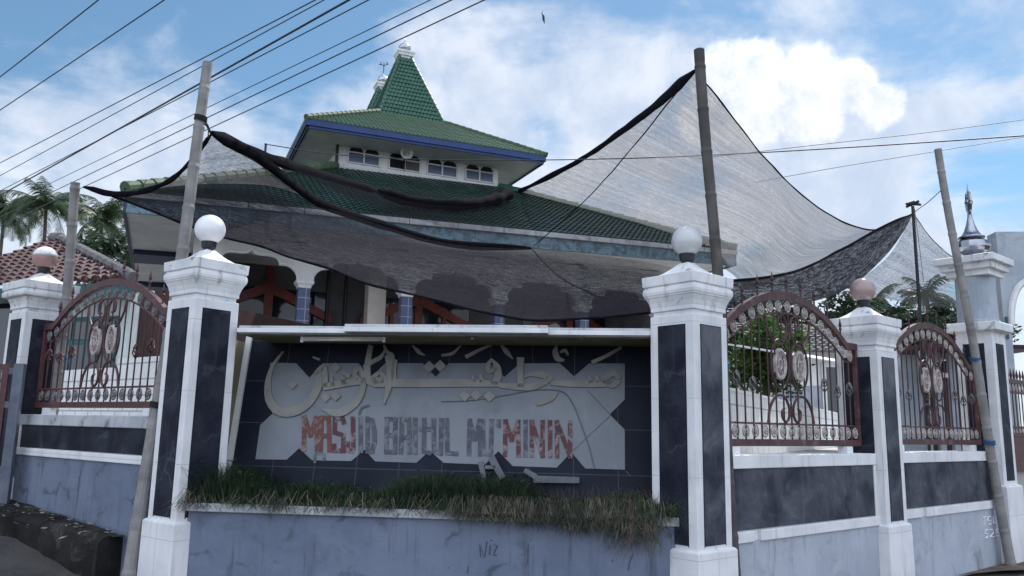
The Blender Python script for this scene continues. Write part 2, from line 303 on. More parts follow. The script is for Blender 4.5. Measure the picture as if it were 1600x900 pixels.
# ------------------------------------------------------------------ mesh helpers
class MB:
    def __init__(s): s.v = []; s.f = []; s.uv = {}
    def add(s, vs, fs):
        o = len(s.v); s.v += [Vector(p) for p in vs]; s.f += [tuple(i + o for i in f) for f in fs]; return s
    def poly(s, pts): return s.add(pts, [tuple(range(len(pts)))])
    def box(s, a, b, F=None):
        x0, y0, z0 = a; x1, y1, z1 = b
        p = [Vector(q) for q in ((x0, y0, z0), (x1, y0, z0), (x1, y1, z0), (x0, y1, z0), (x0, y0, z1), (x1, y0, z1), (x1, y1, z1), (x0, y1, z1))]
        if F: p = [F(*q) for q in p]
        return s.add(p, [(0, 3, 2, 1), (4, 5, 6, 7), (0, 1, 5, 4), (1, 2, 6, 5), (2, 3, 7, 6), (3, 0, 4, 7)])
    def hexa(s, p):   # 4 bottom, 4 top
        return s.add(p, [(0, 3, 2, 1), (4, 5, 6, 7), (0, 1, 5, 4), (1, 2, 6, 5), (2, 3, 7, 6), (3, 0, 4, 7)])
    def tube(s, pts, r, n=8, cap=True, closed=False, flat=1.0):
        pts = [Vector(p) for p in pts]; m = len(pts)
        rs = r if isinstance(r, (list, tuple)) else [r] * m
        vs = []; up = None
        for i, p in enumerate(pts):
            if closed: t = pts[(i + 1) % m] - pts[i - 1]
            else: t = pts[min(i + 1, m - 1)] - pts[max(i - 1, 0)]
            if t.length < 1e-9: t = Vector((0, 0, 1))
            t.normalize()
            if up is None:
                up = Vector((0, 0, 1)) if abs(t.z) < .9 else Vector((1, 0, 0))
            a = up - t * up.dot(t)
            if a.length < 1e-6: a = t.orthogonal()
            a.normalize(); up = a; b = t.cross(a)
            for k in range(n):
                w = 2 * math.pi * k / n
                vs.append(p + (a * math.cos(w) + b * math.sin(w) * flat) * rs[i])
        fs = []
        for i in range(m if closed else m - 1):
            j = (i + 1) % m
            for k in range(n):
                k2 = (k + 1) % n; fs.append((i * n + k, i * n + k2, j * n + k2, j * n + k))
        if cap and not closed: fs += [tuple(range(n))[::-1], tuple((m - 1) * n + k for k in range(n))]
        return s.add(vs, fs)
    def lathe(s, prof, c, n=24, F=None, cap=True):
        c = Vector(c); vs = []
        for r, z in prof:
            for k in range(n):
                w = 2 * math.pi * k / n; q = Vector((r * math.cos(w), r * math.sin(w), z)); vs.append(c + (F(q) if F else q))
        m = len(prof); fs = []
        for i in range(m - 1):
            for k in range(n):
                k2 = (k + 1) % n; fs.append((i * n + k, i * n + k2, (i + 1) * n + k2, (i + 1) * n + k))
        if cap: fs += [tuple(range(n))[::-1], tuple((m - 1) * n + k for k in range(n))]
        return s.add(vs, fs)
    def sqlathe(s, prof, F, cap=True):     # F(x,y,z)
        vs = []; m = len(prof)
        for h, z in prof:
            vs += [F(-h, -h, z), F(h, -h, z), F(h, h, z), F(-h, h, z)]
        fs = []
        for i in range(m - 1):
            for k in range(4):
                k2 = (k + 1) % 4; fs.append((i * 4 + k, i * 4 + k2, (i + 1) * 4 + k2, (i + 1) * 4 + k))
        if cap: fs += [(3, 2, 1, 0), tuple((m - 1) * 4 + k for k in range(4))]
        return s.add(vs, fs)
    def extrude(s, pts, F, d0, d1):        # pts 2D, F(a,b,d)
        n = len(pts)
        vs = [F(a, b, d0) for a, b in pts] + [F(a, b, d1) for a, b in pts]
        fs = [tuple(range(n))[::-1], tuple(range(n, 2 * n))] + [(i, (i + 1) % n, n + (i + 1) % n, n + i) for i in range(n)]
        return s.add(vs, fs)
    def ball(s, c, r, n=20, m=12, sc=(1, 1, 1)):
        prof = [(max(1e-4, math.sin(math.pi * i / m)) * r, -math.cos(math.pi * i / m) * r) for i in range(m + 1)]
        return s.lathe(prof, c, n, F=lambda q: Vector((q.x * sc[0], q.y * sc[1], q.z * sc[2])))
    def ring(s, c, ax, ay, ra, rb, t, n=20):   # elliptical ring in plane ax, ay
        return s.tube([Vector(c) + ax * (ra * math.cos(2 * math.pi * k / n)) + ay * (rb * math.sin(2 * math.pi * k / n)) for k in range(n)], t, 6, closed=True)
def world_m(o):
    m = o.matrix_basis.copy()
    while o.parent: o = o.parent; m = o.matrix_basis @ m
    return m
def build(name, mb, mat, parent=None, loc=None, smooth=False, bevel=0.0, fix=True):
    me = bpy.data.meshes.new(name)
    if parent is not None: inv = world_m(parent).inverted()
    elif loc is not None: inv = Matrix.Translation(-Vector(loc))
    else: inv = Matrix.Identity(4)
    me.from_pydata([inv @ p for p in mb.v], [], mb.f)
    if fix and not mb.uv:
        bm = bmesh.new(); bm.from_mesh(me); bmesh.ops.recalc_face_normals(bm, faces=bm.faces); bm.to_mesh(me); bm.free()
    if mb.uv:
        ul = me.uv_layers.new(name='UVMap')
        for lp in me.loops: ul.data[lp.index].uv = mb.uv.get(lp.vertex_index, (0, 0))
    me.materials.append(mat)
    if smooth: me.polygons.foreach_set('use_smooth', [True] * len(me.polygons))
    o = bpy.data.objects.new(name, me); col.objects.link(o)
    if parent is not None: o.parent = parent
    elif loc is not None: o.location = loc
    if bevel:
        b = o.modifiers.new('bevel', 'BEVEL'); b.width = bevel; b.segments = 2; b.limit_method = 'ANGLE'; b.angle_limit = R_(40)
    return o
def tag(o, label=None, cat=None, group=None, kind=None):
    if label: o['label'] = label
    if cat: o['category'] = cat
    if group: o['group'] = group
    if kind: o['kind'] = kind
    return o
def thing(name, label, cat, loc=(0, 0, 0), rz=0.0, group=None):
    o = bpy.data.objects.new(name, None); col.objects.link(o); o.empty_display_size = .3
    o.location = loc; o.rotation_euler = (0, 0, rz)
    return tag(o, label, cat, group)
def frame(o, dx, dy):     # (a, b, c) -> world, origin o, axes dx dy z
    o = Vector(o); dx = Vector(dx); dy = Vector(dy)
    return lambda a, b, c: o + dx * a + dy * b + Vector((0, 0, c))
def cr(pts, n):           # catmull-rom through points, n samples
    pts = [Vector(p) for p in pts]; m = len(pts) - 1
    L = [0]
    for i in range(m): L.append(L[-1] + max(1e-6, (pts[i + 1] - pts[i]).length))
    outp = []
    for k in range(n):
        d = L[-1] * k / (n - 1); i = 0
        while i < m - 1 and d > L[i + 1]: i += 1
        t = (d - L[i]) / (L[i + 1] - L[i]); p1, p2 = pts[i], pts[i + 1]
        l = L[i + 1] - L[i]
        m1 = (p2 - pts[i - 1]) / (L[i + 1] - L[i - 1]) * l if i > 0 else p2 - p1
        m2 = (pts[i + 2] - p1) / (L[i + 2] - L[i]) * l if i < m - 1 else p2 - p1
        t2, t3 = t * t, t * t * t
        outp.append(p1 * (2 * t3 - 3 * t2 + 1) + m1 * (t3 - 2 * t2 + t) + p2 * (-2 * t3 + 3 * t2) + m2 * (t3 - t2))
    return outp
def tile_slope(mb, eL, eR, tL, tR, pitch, row, amp, step, nsub=4, stagger=False, flat=False):
    eL, eR, tL, tR = map(Vector, (eL, eR, tL, tR))
    ex = (eR - eL).normalized(); up = (tL - eL) - ex * (tL - eL).dot(ex); SL = up.length; up.normalize()
    nm = ex.cross(up).normalized()
    if nm.z < 0: nm = -nm
    nr = max(1, int(round(SL / row))); W0 = (eR - eL).length
    for j in range(nr):
        t0, t1 = j / nr, (j + 1) / nr
        if t0 > 0: t0 -= .12 / nr
        l0, l1 = eL.lerp(tL, t0), eL.lerp(tL, t1); r0, r1 = eR.lerp(tR, t0), eR.lerp(tR, t1)
        x0a, x0b = (l0 - eL).dot(ex), (r0 - eL).dot(ex); x1a, x1b = (l1 - eL).dot(ex), (r1 - eL).dot(ex)
        off = (pitch * .5 if (stagger and j % 2) else 0)
        k0 = int(math.floor((min(x0a, x1a) - off) / pitch)) ; k1 = int(math.ceil((max(x0b, x1b) - off) / pitch))
        xs = []
        for k in range(k0, k1):
            for q in range(nsub):
                fr = q / nsub
                if flat: h = amp * (1 - abs(fr * 2 - 1) ** 6) if q else -amp * .6
                else: h = amp * math.sin(2 * math.pi * fr) + amp * .35 * math.cos(4 * math.pi * fr)
                xs.append((off + (k + fr) * pitch, h, k + fr))
        o = len(mb.v); n = len(xs)
        jit = random.uniform(-.15, .15) * step
        for a, b, tt, hh in ((x0a, x0b, t0, step * 1.0), (x1a, x1b, t1, 0.0)):
            base = eL + up * (SL * tt)
            for x, h, ku in xs:
                i = len(mb.v); mb.v.append(base + ex * min(max(x, a), b) + nm * (h + hh + jit)); mb.uv[i] = (ku + .001, j + .5)
        base = eL + up * (SL * t0)          # front lip of the course
        for x, h, ku in xs:
            i = len(mb.v); mb.v.append(base + ex * min(max(x, x0a), x0b) + nm * (-amp * .6 - .004)); mb.uv[i] = (ku + .001, j + .5)
        for k in range(n - 1):
            a, b = o + k, o + k + 1
            if (mb.v[a] - mb.v[b]).length < 1e-6 and (mb.v[a + n] - mb.v[b + n]).length < 1e-6: continue
            mb.f.append((a, b, n + b, n + a)); mb.f.append((2 * n + a, 2 * n + b, b, a))
def ridge_caps(mb, a, b, r, seg, n=8):
    a, b = Vector(a), Vector(b); L = (b - a).length; m = max(1, int(round(L / seg)))
    for i in range(m):
        p, q = a.lerp(b, i / m), a.lerp(b, (i + 1.12) / m)
        mb.tube([p, q], [r * 1.12, r * .9], n)

# ------------------------------------------------------------------ ground
K2 = Vector((1.47, 6.4, 0)); aR = R_(40); dR = Vector((math.cos(aR), math.sin(aR), 0)); nR = Vector((math.sin(aR), -math.cos(aR), 0))
K1 = Vector((-2.762, 6.9, 0)); aL = R_(37.5); dL = Vector((-math.cos(aL), math.sin(aL), 0)); nL = Vector((-math.sin(aL), -math.cos(aL), 0))
FR = frame(K2, dR, nR); FL = frame(K1, dL, nL)
YARD = 1.28
g = MB(); S = 1500
g.add([(-S, -S, -.03), (S, -S, -.03), (S, S, -.03), (-S, S, -.03)], [(0, 1, 2, 3)])
tag(build('ground', g, terrain_m), kind='structure')
def road_h(x, y):
    k = (Vector((x, y, 0)) - K1).dot(dL)
    return 0.46 * min(1, max(0, (k - .1) / 2.2)) ** 1.2
g = MB(); nx, ny = 70, 60
for j in range(ny + 1):
    for i in range(nx + 1):
        x = -14 + 34 * i / nx; y = -12 + 30 * j / ny
        g.v.append(Vector((x, y, road_h(x, y) + .012 * mnoise.noise(Vector((x * 1.3, y * 1.3, 0))))))
for j in range(ny):
    for i in range(nx):
        a = j * (nx + 1) + i; g.f.append((a, a + 1, a + nx + 2, a + nx + 1))
tag(build('road', g, asphalt, smooth=True), kind='structure')
g = MB()
e0, e1 = FR(4.9, .72, .035), FR(9.5, 1.0, .035)
pts = [FR(4.9, -.07, .03), FR(5.6, .16, .05), FR(6.3, .5, .05), FR(7.2, 1.0, .04), FR(9.5, 1.6, .04), FR(9.5, -.07, .04)]
g.poly(pts)
tag(build('dirt_verge', g, dirt), kind='structure')
# raised yard behind the fence
g = MB()
yp = [FL(30, -.25, 0), FL(3.4, -.25, 0), FL(.5, -.25, 0), Vector((-2.5, 8.5, 0)), Vector((1.5, 8.3, 0)), FR(.5, -.25, 0), FR(40, -.25, 0)]
yp += [Vector((60, 90, 0)), Vector((-60, 90, 0))]
n = len(yp)
g.v = [p + Vector((0, 0, YARD)) for p in yp] + [p.copy() for p in yp]
g.f = [tuple(range(n))] + [(i, (i + 1) % n, n + (i + 1) % n, n + i) for i in range(n)]
tag(build('yard_paving', g, paving), kind='structure')

# ------------------------------------------------------------------ fence pillars
def pillar(label, K, dx, dn, w, zp, zs, zc, loc_z=0.0, inlay=stone, inlay2=None, cw=1.0, group='white fence pillars'):
    ctr = K + dx * w / 2 - dn * w / 2; ctr.z = loc_z
    t = thing('fence_pillar', label, 'pillar', ctr, math.atan2(dx.y, dx.x), group)
    F = lambda x, y, z: Vector((ctr.x, ctr.y, 0)) + dx * x + dn * y + Vector((0, 0, z))
    h = w / 2
    b = MB(); b.sqlathe([(h + .035, loc_z - .05), (h + .03, zp - .015), (h + .012, zp)], F); build('plinth', b, white, t, bevel=.008)
    b = MB(); b.sqlathe([(h, zp - .02), (h, zs)], F); build('shaft', b, white, t, bevel=.006)
    for k, (ax, ay) in enumerate(((1, 0), (0, 1), (-1, 0), (0, -1))):
        m = MB()
        def Fi(a, c, d): return F(ax * (h + d) - ay * a, ay * (h + d) + ax * a, c)
        m.extrude([(-h * .60, zp + .03), (h * .60, zp + .03), (h * .60, zs - .09), (-h * .60, zs - .09)], Fi, -.01, .006)
        build('stone_inlay', m, (inlay2 if (inlay2 and k == 1) else inlay), t)
        m = MB()
        for (a0, a1, z0, z1) in ((-h * .60 - .008, -h * .60, zp + .02, zs - .082), (h * .60, h * .60 + .008, zp + .02, zs - .082), (-h * .60, h * .60, zs - .09, zs - .082)):
            m.extrude([(a0, z0), (a1, z0), (a1, z1), (a0, z1)], Fi, -.01, .002)
        build('inlay_joint', m, rope_k, t)
    H = zc - zs; c_ = h * 1.22 * cw
    prof = [(h * .91, zs - .01), (h * .91, zs + H * .11), (h * .99, zs + H * .12), (h * .99, zs + H * .22), (h * 1.0, zs + H * .24), (h * 1.04, zs + H * .34), (h * 1.12, zs + H * .46), (h * 1.15, zs + H * .48),
            (c_ * .945, zs + H * .50), (c_ * .97, zs + H * .53), (c_ * .985, zs + H * .60), (c_ * .97, zs + H * .68), (c_ * .935, zs + H * .71), (c_ * .935, zs + H * .735), (c_ * .985, zs + H * .75), (c_, zs + H)]
    b = MB(); b.sqlathe(prof, F)
    cap = build('moulded_cap', b, cap_white, t, bevel=.007)
    b = MB(); pr = []
    for i in range(9):
        q = i / 8; pr.append((c_ * (.985 - q * .80), zc - .012 + .14 * (q ** 1.7)))
    pr.append((c_ * .13, zc + .135)); b.sqlathe(pr, F); build('cap_crown', b, cap_white, cap, bevel=.004)
    return t, F, ctr, zc + .125
P1, F1, c1, z1 = pillar('tall white pillar left of the sign wall with black inlays and a clean white globe on top', K1, dL, nL, .44, .77, 2.67, 3.02)
P2, F2, c2, z2 = pillar('tall white pillar right of the sign wall with a dark bamboo pole behind its cap', K2, dR, nR, .45, .69, 2.545, 2.885, inlay2=stone_worn)
K3 = FR(3.12, 0, 0); P3, F3, c3, z3 = pillar('white pillar between the two right grilles carrying a brownish globe', K3, dR, nR, .46, .70, 2.50, 2.85, inlay2=stone_worn)
K0 = FL(3.47, 0, .3); K0.z = 0; P0, F0, c0, z0 = pillar('far left white pillar beside the red gate with a stained globe', K0, dL, nL, .45, .95, 2.80, 3.15, loc_z=.42, cw=1.12)
# gate pillar with round column
K4 = FR(6.37, .0, 0); w4 = .47
ctr = K4 + dR * w4 / 2 - nR * w4 / 2
P4 = thing('gate_pillar', 'far right white pillar with a round column and steel finial above its flat cap', 'pillar', ctr, aR)
F4 = lambda x, y, z: ctr + dR * x + nR * y + Vector((0, 0, z))
h = w4 / 2
b = MB(); b.sqlathe([(h + .05, -.05), (h + .045, .98), (h + .01, 1.0)], F4); build('plinth', b, white, P4, bevel=.008)
b = MB(); b.sqlathe([(h, .98), (h, 2.93)], F4); build('shaft', b, white, P4, bevel=.006)
for ax, ay in ((1, 0), (0, 1), (-1, 0), (0, -1)):
    m = MB(); m.extrude([(-h * .56, 1.05), (h * .56, 1.05), (h * .56, 2.83), (-h * .56, 2.83)], (lambda a, c, d, ax=ax, ay=ay: F4(ax * (h + d) - ay * a, ay * (h + d) + ax * a, c)), -.01, .006)
    build('stone_inlay', m, stone, P4)
b = MB(); b.sqlathe([(h * .96, 2.92), (h * 1.0, 2.97), (h * 1.36, 3.0), (h * 1.36, 3.10), (h * 1.30, 3.115)], F4); build('flat_cap', b, cap_white, P4, bevel=.006)
b = MB(); b.lathe([(.27, 3.10), (.27, 3.14), (.25, 3.16), (.245, 3.77)], ctr, 28); cl = build('round_column', b, bluepaint, P4, smooth=False)
b = MB(); b.sqlathe([(.27, 3.75), (.27, 3.83), (.325, 3.832), (.325, 3.92), (.38, 3.922), (.38, 4.01), (.35, 4.02)], F4); build('stepped_capital', b, cap_white, P4, bevel=.006)
t = thing('finial', 'polished steel onion finial with a pierced disc and spike on the round column', 'finial', ctr + Vector((0, 0, 4.06)))
b = MB(); b.lathe([(.13, 4.015), (.10, 4.04), (.12, 4.07), (.20, 4.12), (.232, 4.175), (.235, 4.21), (.21, 4.26), (.15, 4.30), (.115, 4.315)], ctr, 14); build('onion_bulb', b, chrome, t)
b = MB(); b.lathe([(.11, 4.31), (.165, 4.318), (.17, 4.335), (.13, 4.355), (.09, 4.42), (.058, 4.51), (.034, 4.61), (.022, 4.72)], ctr, 16); build('tapered_stem', b, chrome, t, smooth=True)
b = MB(); q = ctr + Vector((0, 0, 4.835)); av = (dR * .5 + nR * .87).normalized().cross(Vector((0, 0, 1)))
for rr, tt in ((.135, .026), (.085, .016)): b.ring(q, av, Vector((0, 0, 1)), rr * .8, rr * 1.05, tt, 22)
for k in range(6):
    a = k * math.pi / 3 + .3; b.tube([q + av * .03 * math.cos(a) + Vector((0, 0, .03 * math.sin(a))), q + av * .105 * math.cos(a) + Vector((0, 0, .13 * math.sin(a)))], .016, 5)
b.ball(q, .055, 10, 8); build('pierced_disc', b, chrome, t)
b = MB(); b.lathe([(.018, 4.93), (.014, 5.0), (.002, 5.12)], ctr, 8); build('spike', b, chrome, t)

# globe lamps on the pillars
def globe(label, c, z, r, m, dark=True, half=None):
    t = thing('globe_lamp', label, 'lamp', (c.x, c.y, z - .02), 0, 'globe lamps on the fence pillars')
    b = MB(); b.lathe([(.05, z - .03), (.05, z + .005), (.048, z + .02), (.062, z + .03), (.07, z + .095), (.064, z + .10)], c, 20); build('lamp_socket', b, black, t)
    b = MB(); b.ball(Vector((c.x, c.y, z + .075 + r * .95)), r, 32, 20); gl = build('globe', b, m, t, smooth=True)
    if half:
        b = MB(); q = Vector((c.x, c.y, z + .075 + r * .95)); rr = r * 1.012
        prof = [(max(1e-4, math.cos(math.radians(a)) * rr), math.sin(math.radians(a)) * rr) for a in (6, 20, 35, 50, 65, 80, 90)]
        b.lathe(prof, q, 28); build('flaking_paint', b, half, gl, smooth=True)
zero = Vector((0, 0, 0))
def flat(c): return Vector((c.x, c.y, 0))
globe('clean bright white globe lamp on the pillar left of the sign wall', flat(c1), z1, .137, globe_w)
globe('clouded clear globe lamp on the pillar right of the sign wall', flat(c2), z2, .132, globe_c)
globe('brownish tinted globe lamp on the pillar between the two right grilles', flat(c3), z3, .135, globe_b)
globe('stained pinkish globe lamp with flaking white top on the far left pillar', flat(c0), z0, .135, globe_p, half=cap_white)

# ------------------------------------------------------------------ low fence walls
def low_wall(label, F, s0, s1, zb0, zb1, zl, pt, pb, lb, mat_base, inlay, gaps=(), zb=-.05):
    o = F((s0 + s1) / 2, -.2, 0)
    d = F(1, 0, 0) - F(0, 0, 0)
    t = thing('fence_wall', label, 'wall', o, math.atan2(d.y, d.x), 'low walls under the fence grilles')
    b = MB(); b.box((s0, -.36, zb), (s1, -.085, lb + .01), F); build('base_wall', b, mat_base, t)
    b = MB(); b.box((s0, -.34, lb), (s1, -.10, zl - .01), F); build('core', b, white, t)
    b = MB(); b.box((s0, -.37, zl - .115), (s1, -.07, zl), F); build('top_ledge', b, slab_white if mat_base is bluewall else white, t, bevel=.008)
    segs = []; x = s0
    for g0, g1 in gaps: segs.append((x, g0)); x = g1
    segs.append((x, s1))
    for x0, x1 in segs:
        b = MB(); b.box((x0, -.35, lb), (x1, -.065, pb - .008), F); build('lower_ledge', b, white, t, bevel=.008)
    for x0, x1 in ((s0, s0 + .07), (s1 - .07, s1)):
        b = MB(); b.box((x0, -.2, pb - .008), (x1, -.078, zl - .115), F); build('end_strip', b, white, t)
    b = MB(); b.box((s0 + .07, -.2, pb), (s1 - .07, -.088, pt), F); build('stone_panel', b, inlay, t)
    return t
low_wall('pale low wall with a grey stone panel under the larger right grille', FR, .44, 3.13, 0, 0, 1.41, 1.295, .79, .69, palewall, stone_worn, gaps=((.87, .97),))
w2 = low_wall('pale low wall with chalked figures under the grille beside the far right pillar', FR, 3.57, 6.38, 0, 0, 1.42, 1.315, .82, .715, palewall, stone_worn, gaps=((4.10, 4.22),))
low_wall('blue painted low wall with a black stone panel under the left grille', FL, .43, 3.48, .6, .75, 1.64, 1.55, 1.285, 1.20, bluewall, stone)

# concrete ledge at the foot of the left wall
b = MB()
top = [FL(-.02, .0, .57), FL(.75, .02, .585), FL(3.4, -.08, .72), FL(6.5, -.08, .95)]
frt = [atZ(193, 843, .56), atZ(152, 836, .575), atZ(0, 799, .68), FL(6.5, 1.35, .9)]
top[0] = FL(.97, -.08, .575); frt[0] = FL(.93, .16, .565)
nb = 12; V = []; NL = 60
tp_, fr_ = [], []
for i in range(NL + 1):
    q = i / NL * (len(top) - 1); k = min(int(q), len(top) - 2); tp_.append(top[k].lerp(top[k + 1], q - k)); fr_.append(frt[k].lerp(frt[k + 1], q - k))
for a_, f_ in zip(tp_, fr_):
    for k in range(nb):
        u_ = k / (nb - 1); q = a_.lerp(f_, u_); e_ = mnoise.noise(q * 5) * .016 + mnoise.noise(q * 17) * .007
        V.append(q + Vector((0, 0, e_ - (.035 * max(0, u_ - .8) / .2))) + nL * (.02 * mnoise.noise(q * 6 + Vector((9, 0, 0))) * u_))
    for k in range(1, 7):
        q = Vector((f_.x, f_.y, f_.z - .035 - k * .13)); V.append(q + nL * (.01 * k + .028 * mnoise.noise(q * 5.5) + .010 * mnoise.noise(q * 19)))
nw = nb + 6; fs = []
for i in range(NL):
    for k in range(nw - 1): fs.append((i * nw + k, (i + 1) * nw + k, (i + 1) * nw + k + 1, i * nw + k + 1))
V.append(Vector((top[0].x, top[0].y, -.3))); fs.append((len(V) - 1,) + tuple(range(nw)))
b.add(V, fs)
o = build('concrete_ledge', b, darkconc, loc=FL(2.2, .3, .4)); tag(o, 'dark mossy concrete ledge along the foot of the blue left wall', 'ledge')

# litter on the ledge and road
m = MB()
for _ in range(420):
    if random.random() < .45:
        q = random.uniform(.95, 4.5); c_ = FL(q, random.uniform(-.05, .1) if random.random() < .5 else random.uniform(-.05, .5), .60 + .05 * max(0, q - .97))
    else:
        c_ = FL(random.uniform(.2, 5), random.uniform(.6, 2.6), 0); c_.z = road_h(c_.x, c_.y) + .02
    a_ = random.uniform(0, 6.28); s_ = random.uniform(.008, .04); d1_ = Vector((math.cos(a_), math.sin(a_), random.uniform(-.3, .3))) * s_; d2_ = Vector((-math.sin(a_), math.cos(a_), random.uniform(-.3, .4))) * s_ * random.uniform(.3, .8)
    m.add([c_ - d1_, c_ + d2_, c_ + d1_, c_ - d2_], [(0, 1, 2, 3)])
tag(build('leaf_litter', m, pm('dry_leaf_litter', (.16, .14, .11), (.30, .28, .25), 8, .9), fix=False), 'dry leaves and scraps lying on the ledge and road', 'litter', kind='stuff')

# ------------------------------------------------------------------ sign wall
a_ = Vector((-2.70, 6.985, 0)); b_ = Vector((1.335, 6.565, 0)); dS = (b_ - a_).normalized(); iS = Vector((-dS.y, dS.x, 0))
LS = (b_ - a_).length; FS = frame(a_, dS, iS)     # a along the wall, b inward
SG = thing('sign_wall', 'low blue wall with a planter and a tiled sign board between the two tall pillars', 'sign wall', FS(LS / 2, .3, 0), math.atan2(dS.y, dS.x))
b = MB(); b.box((-.06, 0, -.05), (LS + .06, .12, .86), FS); pw = build('planter_wall', b, bluewall, SG)
b = MB(); b.box((-.04, -.035, .855), (LS + .05, .16, .925), FS); build('planter_ledge', b, slab_white, SG, bevel=.008)
b = MB(); b.box((-.05, .14, .3), (LS + .05, 1.2, .90), FS); build('planter_soil', b, dirt, SG)
PB = .66; LEAN = R_(11)
pn = (iS * math.cos(LEAN) + Vector((0, 0, -math.sin(LEAN)))).normalized()     # plane normal pointing away
p0 = FS(0, PB, .93)
pup = (Vector((0, 0, math.cos(LEAN))) + iS * math.sin(LEAN)).normalized()
def onS(px, py):
    P = atP(px, py, p0, pn); d = P - p0; return (d.dot(dS), d.dot(pup))
def FP(a, c, d): return p0 + dS * a + pup * c - pn * d      # d towards the viewer
aL0 = onS(372, 650)[0]; aL1 = onS(1010, 650)[0]
b = MB(); b.extrude([(aL0 + .02, -.1), (aL1 + .1, -.1), (aL1 + .1, 1.62), (aL0 + .02, 1.62)], FP, -.10, 0); board = build('sign_board', b, signtile, SG)
b = MB(); b.extrude([(aL0 - .035, -.1), (aL0 + .02, -.1), (aL0 + .02, 1.62), (aL0 - .035, 1.62)], FP, -.1, .03); build('side_frame', b, silver if False else white, SG)
b = MB(); b.box((aL0 - .14, .36, .3), (aL0 - .04, 1.3, 2.38), FS); build('side_wall', b, yellowwall, SG)
b = MB(); b.box((aL1 + .12, .3, .3), (aL1 + .2, 1.3, 2.38), FS); build('side_wall', b, yellowwall, SG)
# grey field with notched edges
def Z3(x, y): return (340 + x / 2.142, 480 + y / 2.142)
def A1(x, y): return (370 + x / 3.6, 510 + y / 3.6)
def A2(x, y): return (690 + x / 3.6, 510 + y / 3.6)
def strip(pts): return [onS(*p) for p in pts]
fo = [A1(190, 205)]
for xc, yc in ((410, 290), (760, 285), (1120, 285)): fo += [A1(xc - 75, 208), A1(xc, yc), A1(xc + 75, 208)]
for xc, yc in ((355, 285), (745, 282)): fo += [A2(xc - 80, 208), A2(xc, yc), A2(xc + 85, 209)]
fo += [A2(1030, 210), A2(1030, 412), A2(945, 496), A2(1030, 582), A2(1031, 806)]
for xc, yc in ((730, 708),): fo += [A2(xc + 78, 800), A2(xc, yc), A2(xc - 82, 795)]
fo += [A2(400, 786), A2(320, 702), A2(245, 778)]
fo += [A1(1165, 768), A1(1085, 700), A1(1010, 768), A1(780, 760), A1(718, 694), A1(645, 758), A1(425, 754), A1(352, 686), A1(282, 750), A1(106, 748), A1(133, 555), A1(204, 490), A1(170, 440)]
pl = strip(fo)
bm = bmesh.new(); vs = [bm.verts.new(FP(x, y, .007)) for x, y in pl]; f = bm.faces.new(vs); bmesh.ops.triangulate(bm, faces=[f])
b = MB(); b.v = [v.co.copy() for v in bm.verts]; bm.verts.index_update(); b.f = [tuple(v.index for v in f.verts) for f in bm.faces]; bm.free()
nv = len(b.v); n = len(pl); b.v += [FP(x, y, 0) for x, y in pl]; b.f += [(i, (i + 1) % n, nv + (i + 1) % n, nv + i) for i in range(n)]
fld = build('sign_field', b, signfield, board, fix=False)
def ribbon(mb, pts, ws, d1, d0=.0, n=24, fn=None):     # variable width stroke lying on the board; pts in pixels, ws in pixels
    fn = fn or onS
    P = cr([Vector((p[0], p[1], 0)) for p in pts], n) if len(pts) > 2 else [Vector((p[0], p[1], 0)) for p in pts]
    m = len(P)
    def wid(i):
        q = i / (m - 1) * (len(ws) - 1); k = min(int(q), len(ws) - 2); return ws[k] + (ws[k + 1] - ws[k]) * (q - k)
    Lf, Rt = [], []
    for i, p in enumerate(P):
        t_ = P[min(i + 1, m - 1)] - P[max(i - 1, 0)]; t_.normalize(); nn = Vector((-t_.y, t_.x, 0)) * (wid(i) / 2)
        Lf.append(fn(p.x + nn.x, p.y + nn.y)); Rt.append(fn(p.x - nn.x, p.y - nn.y))
    o = len(mb.v)
    for (x, y) in Lf: mb.v.append(FP(x, y, d1))
    for (x, y) in Rt: mb.v.append(FP(x, y, d1))
    for (x, y) in Lf: mb.v.append(FP(x, y, d0))
    for (x, y) in Rt: mb.v.append(FP(x, y, d0))
    for i in range(m - 1):
        mb.f += [(o + i, o + i + 1, o + m + i + 1, o + m + i), (o + i, o + 2 * m + i, o + 2 * m + i + 1, o + i + 1), (o + m + i, o + m + i + 1, o + 3 * m + i + 1, o + 3 * m + i)]
    for i in (0, m - 1): mb.f.append((o + i, o + m + i, o + 3 * m + i, o + 2 * m + i))
def diamond(mb, x, y, r, d1):
    P = [onS(x + r, y), onS(x, y + r * .95), onS(x - r, y), onS(x, y - r * .95)]; mb.extrude(P, FP, 0, d1)
s1 = lambda pts: [A1(*p) for p in pts]; s2 = lambda pts: [A2(*p) for p in pts]
k = 1 / 3.6
AR = []
def stroke(conv, pts, ws, d=.028):
    m = MB(); ribbon(m, [conv(*p) for p in pts], [w * k for w in ws], d); AR.append(m)
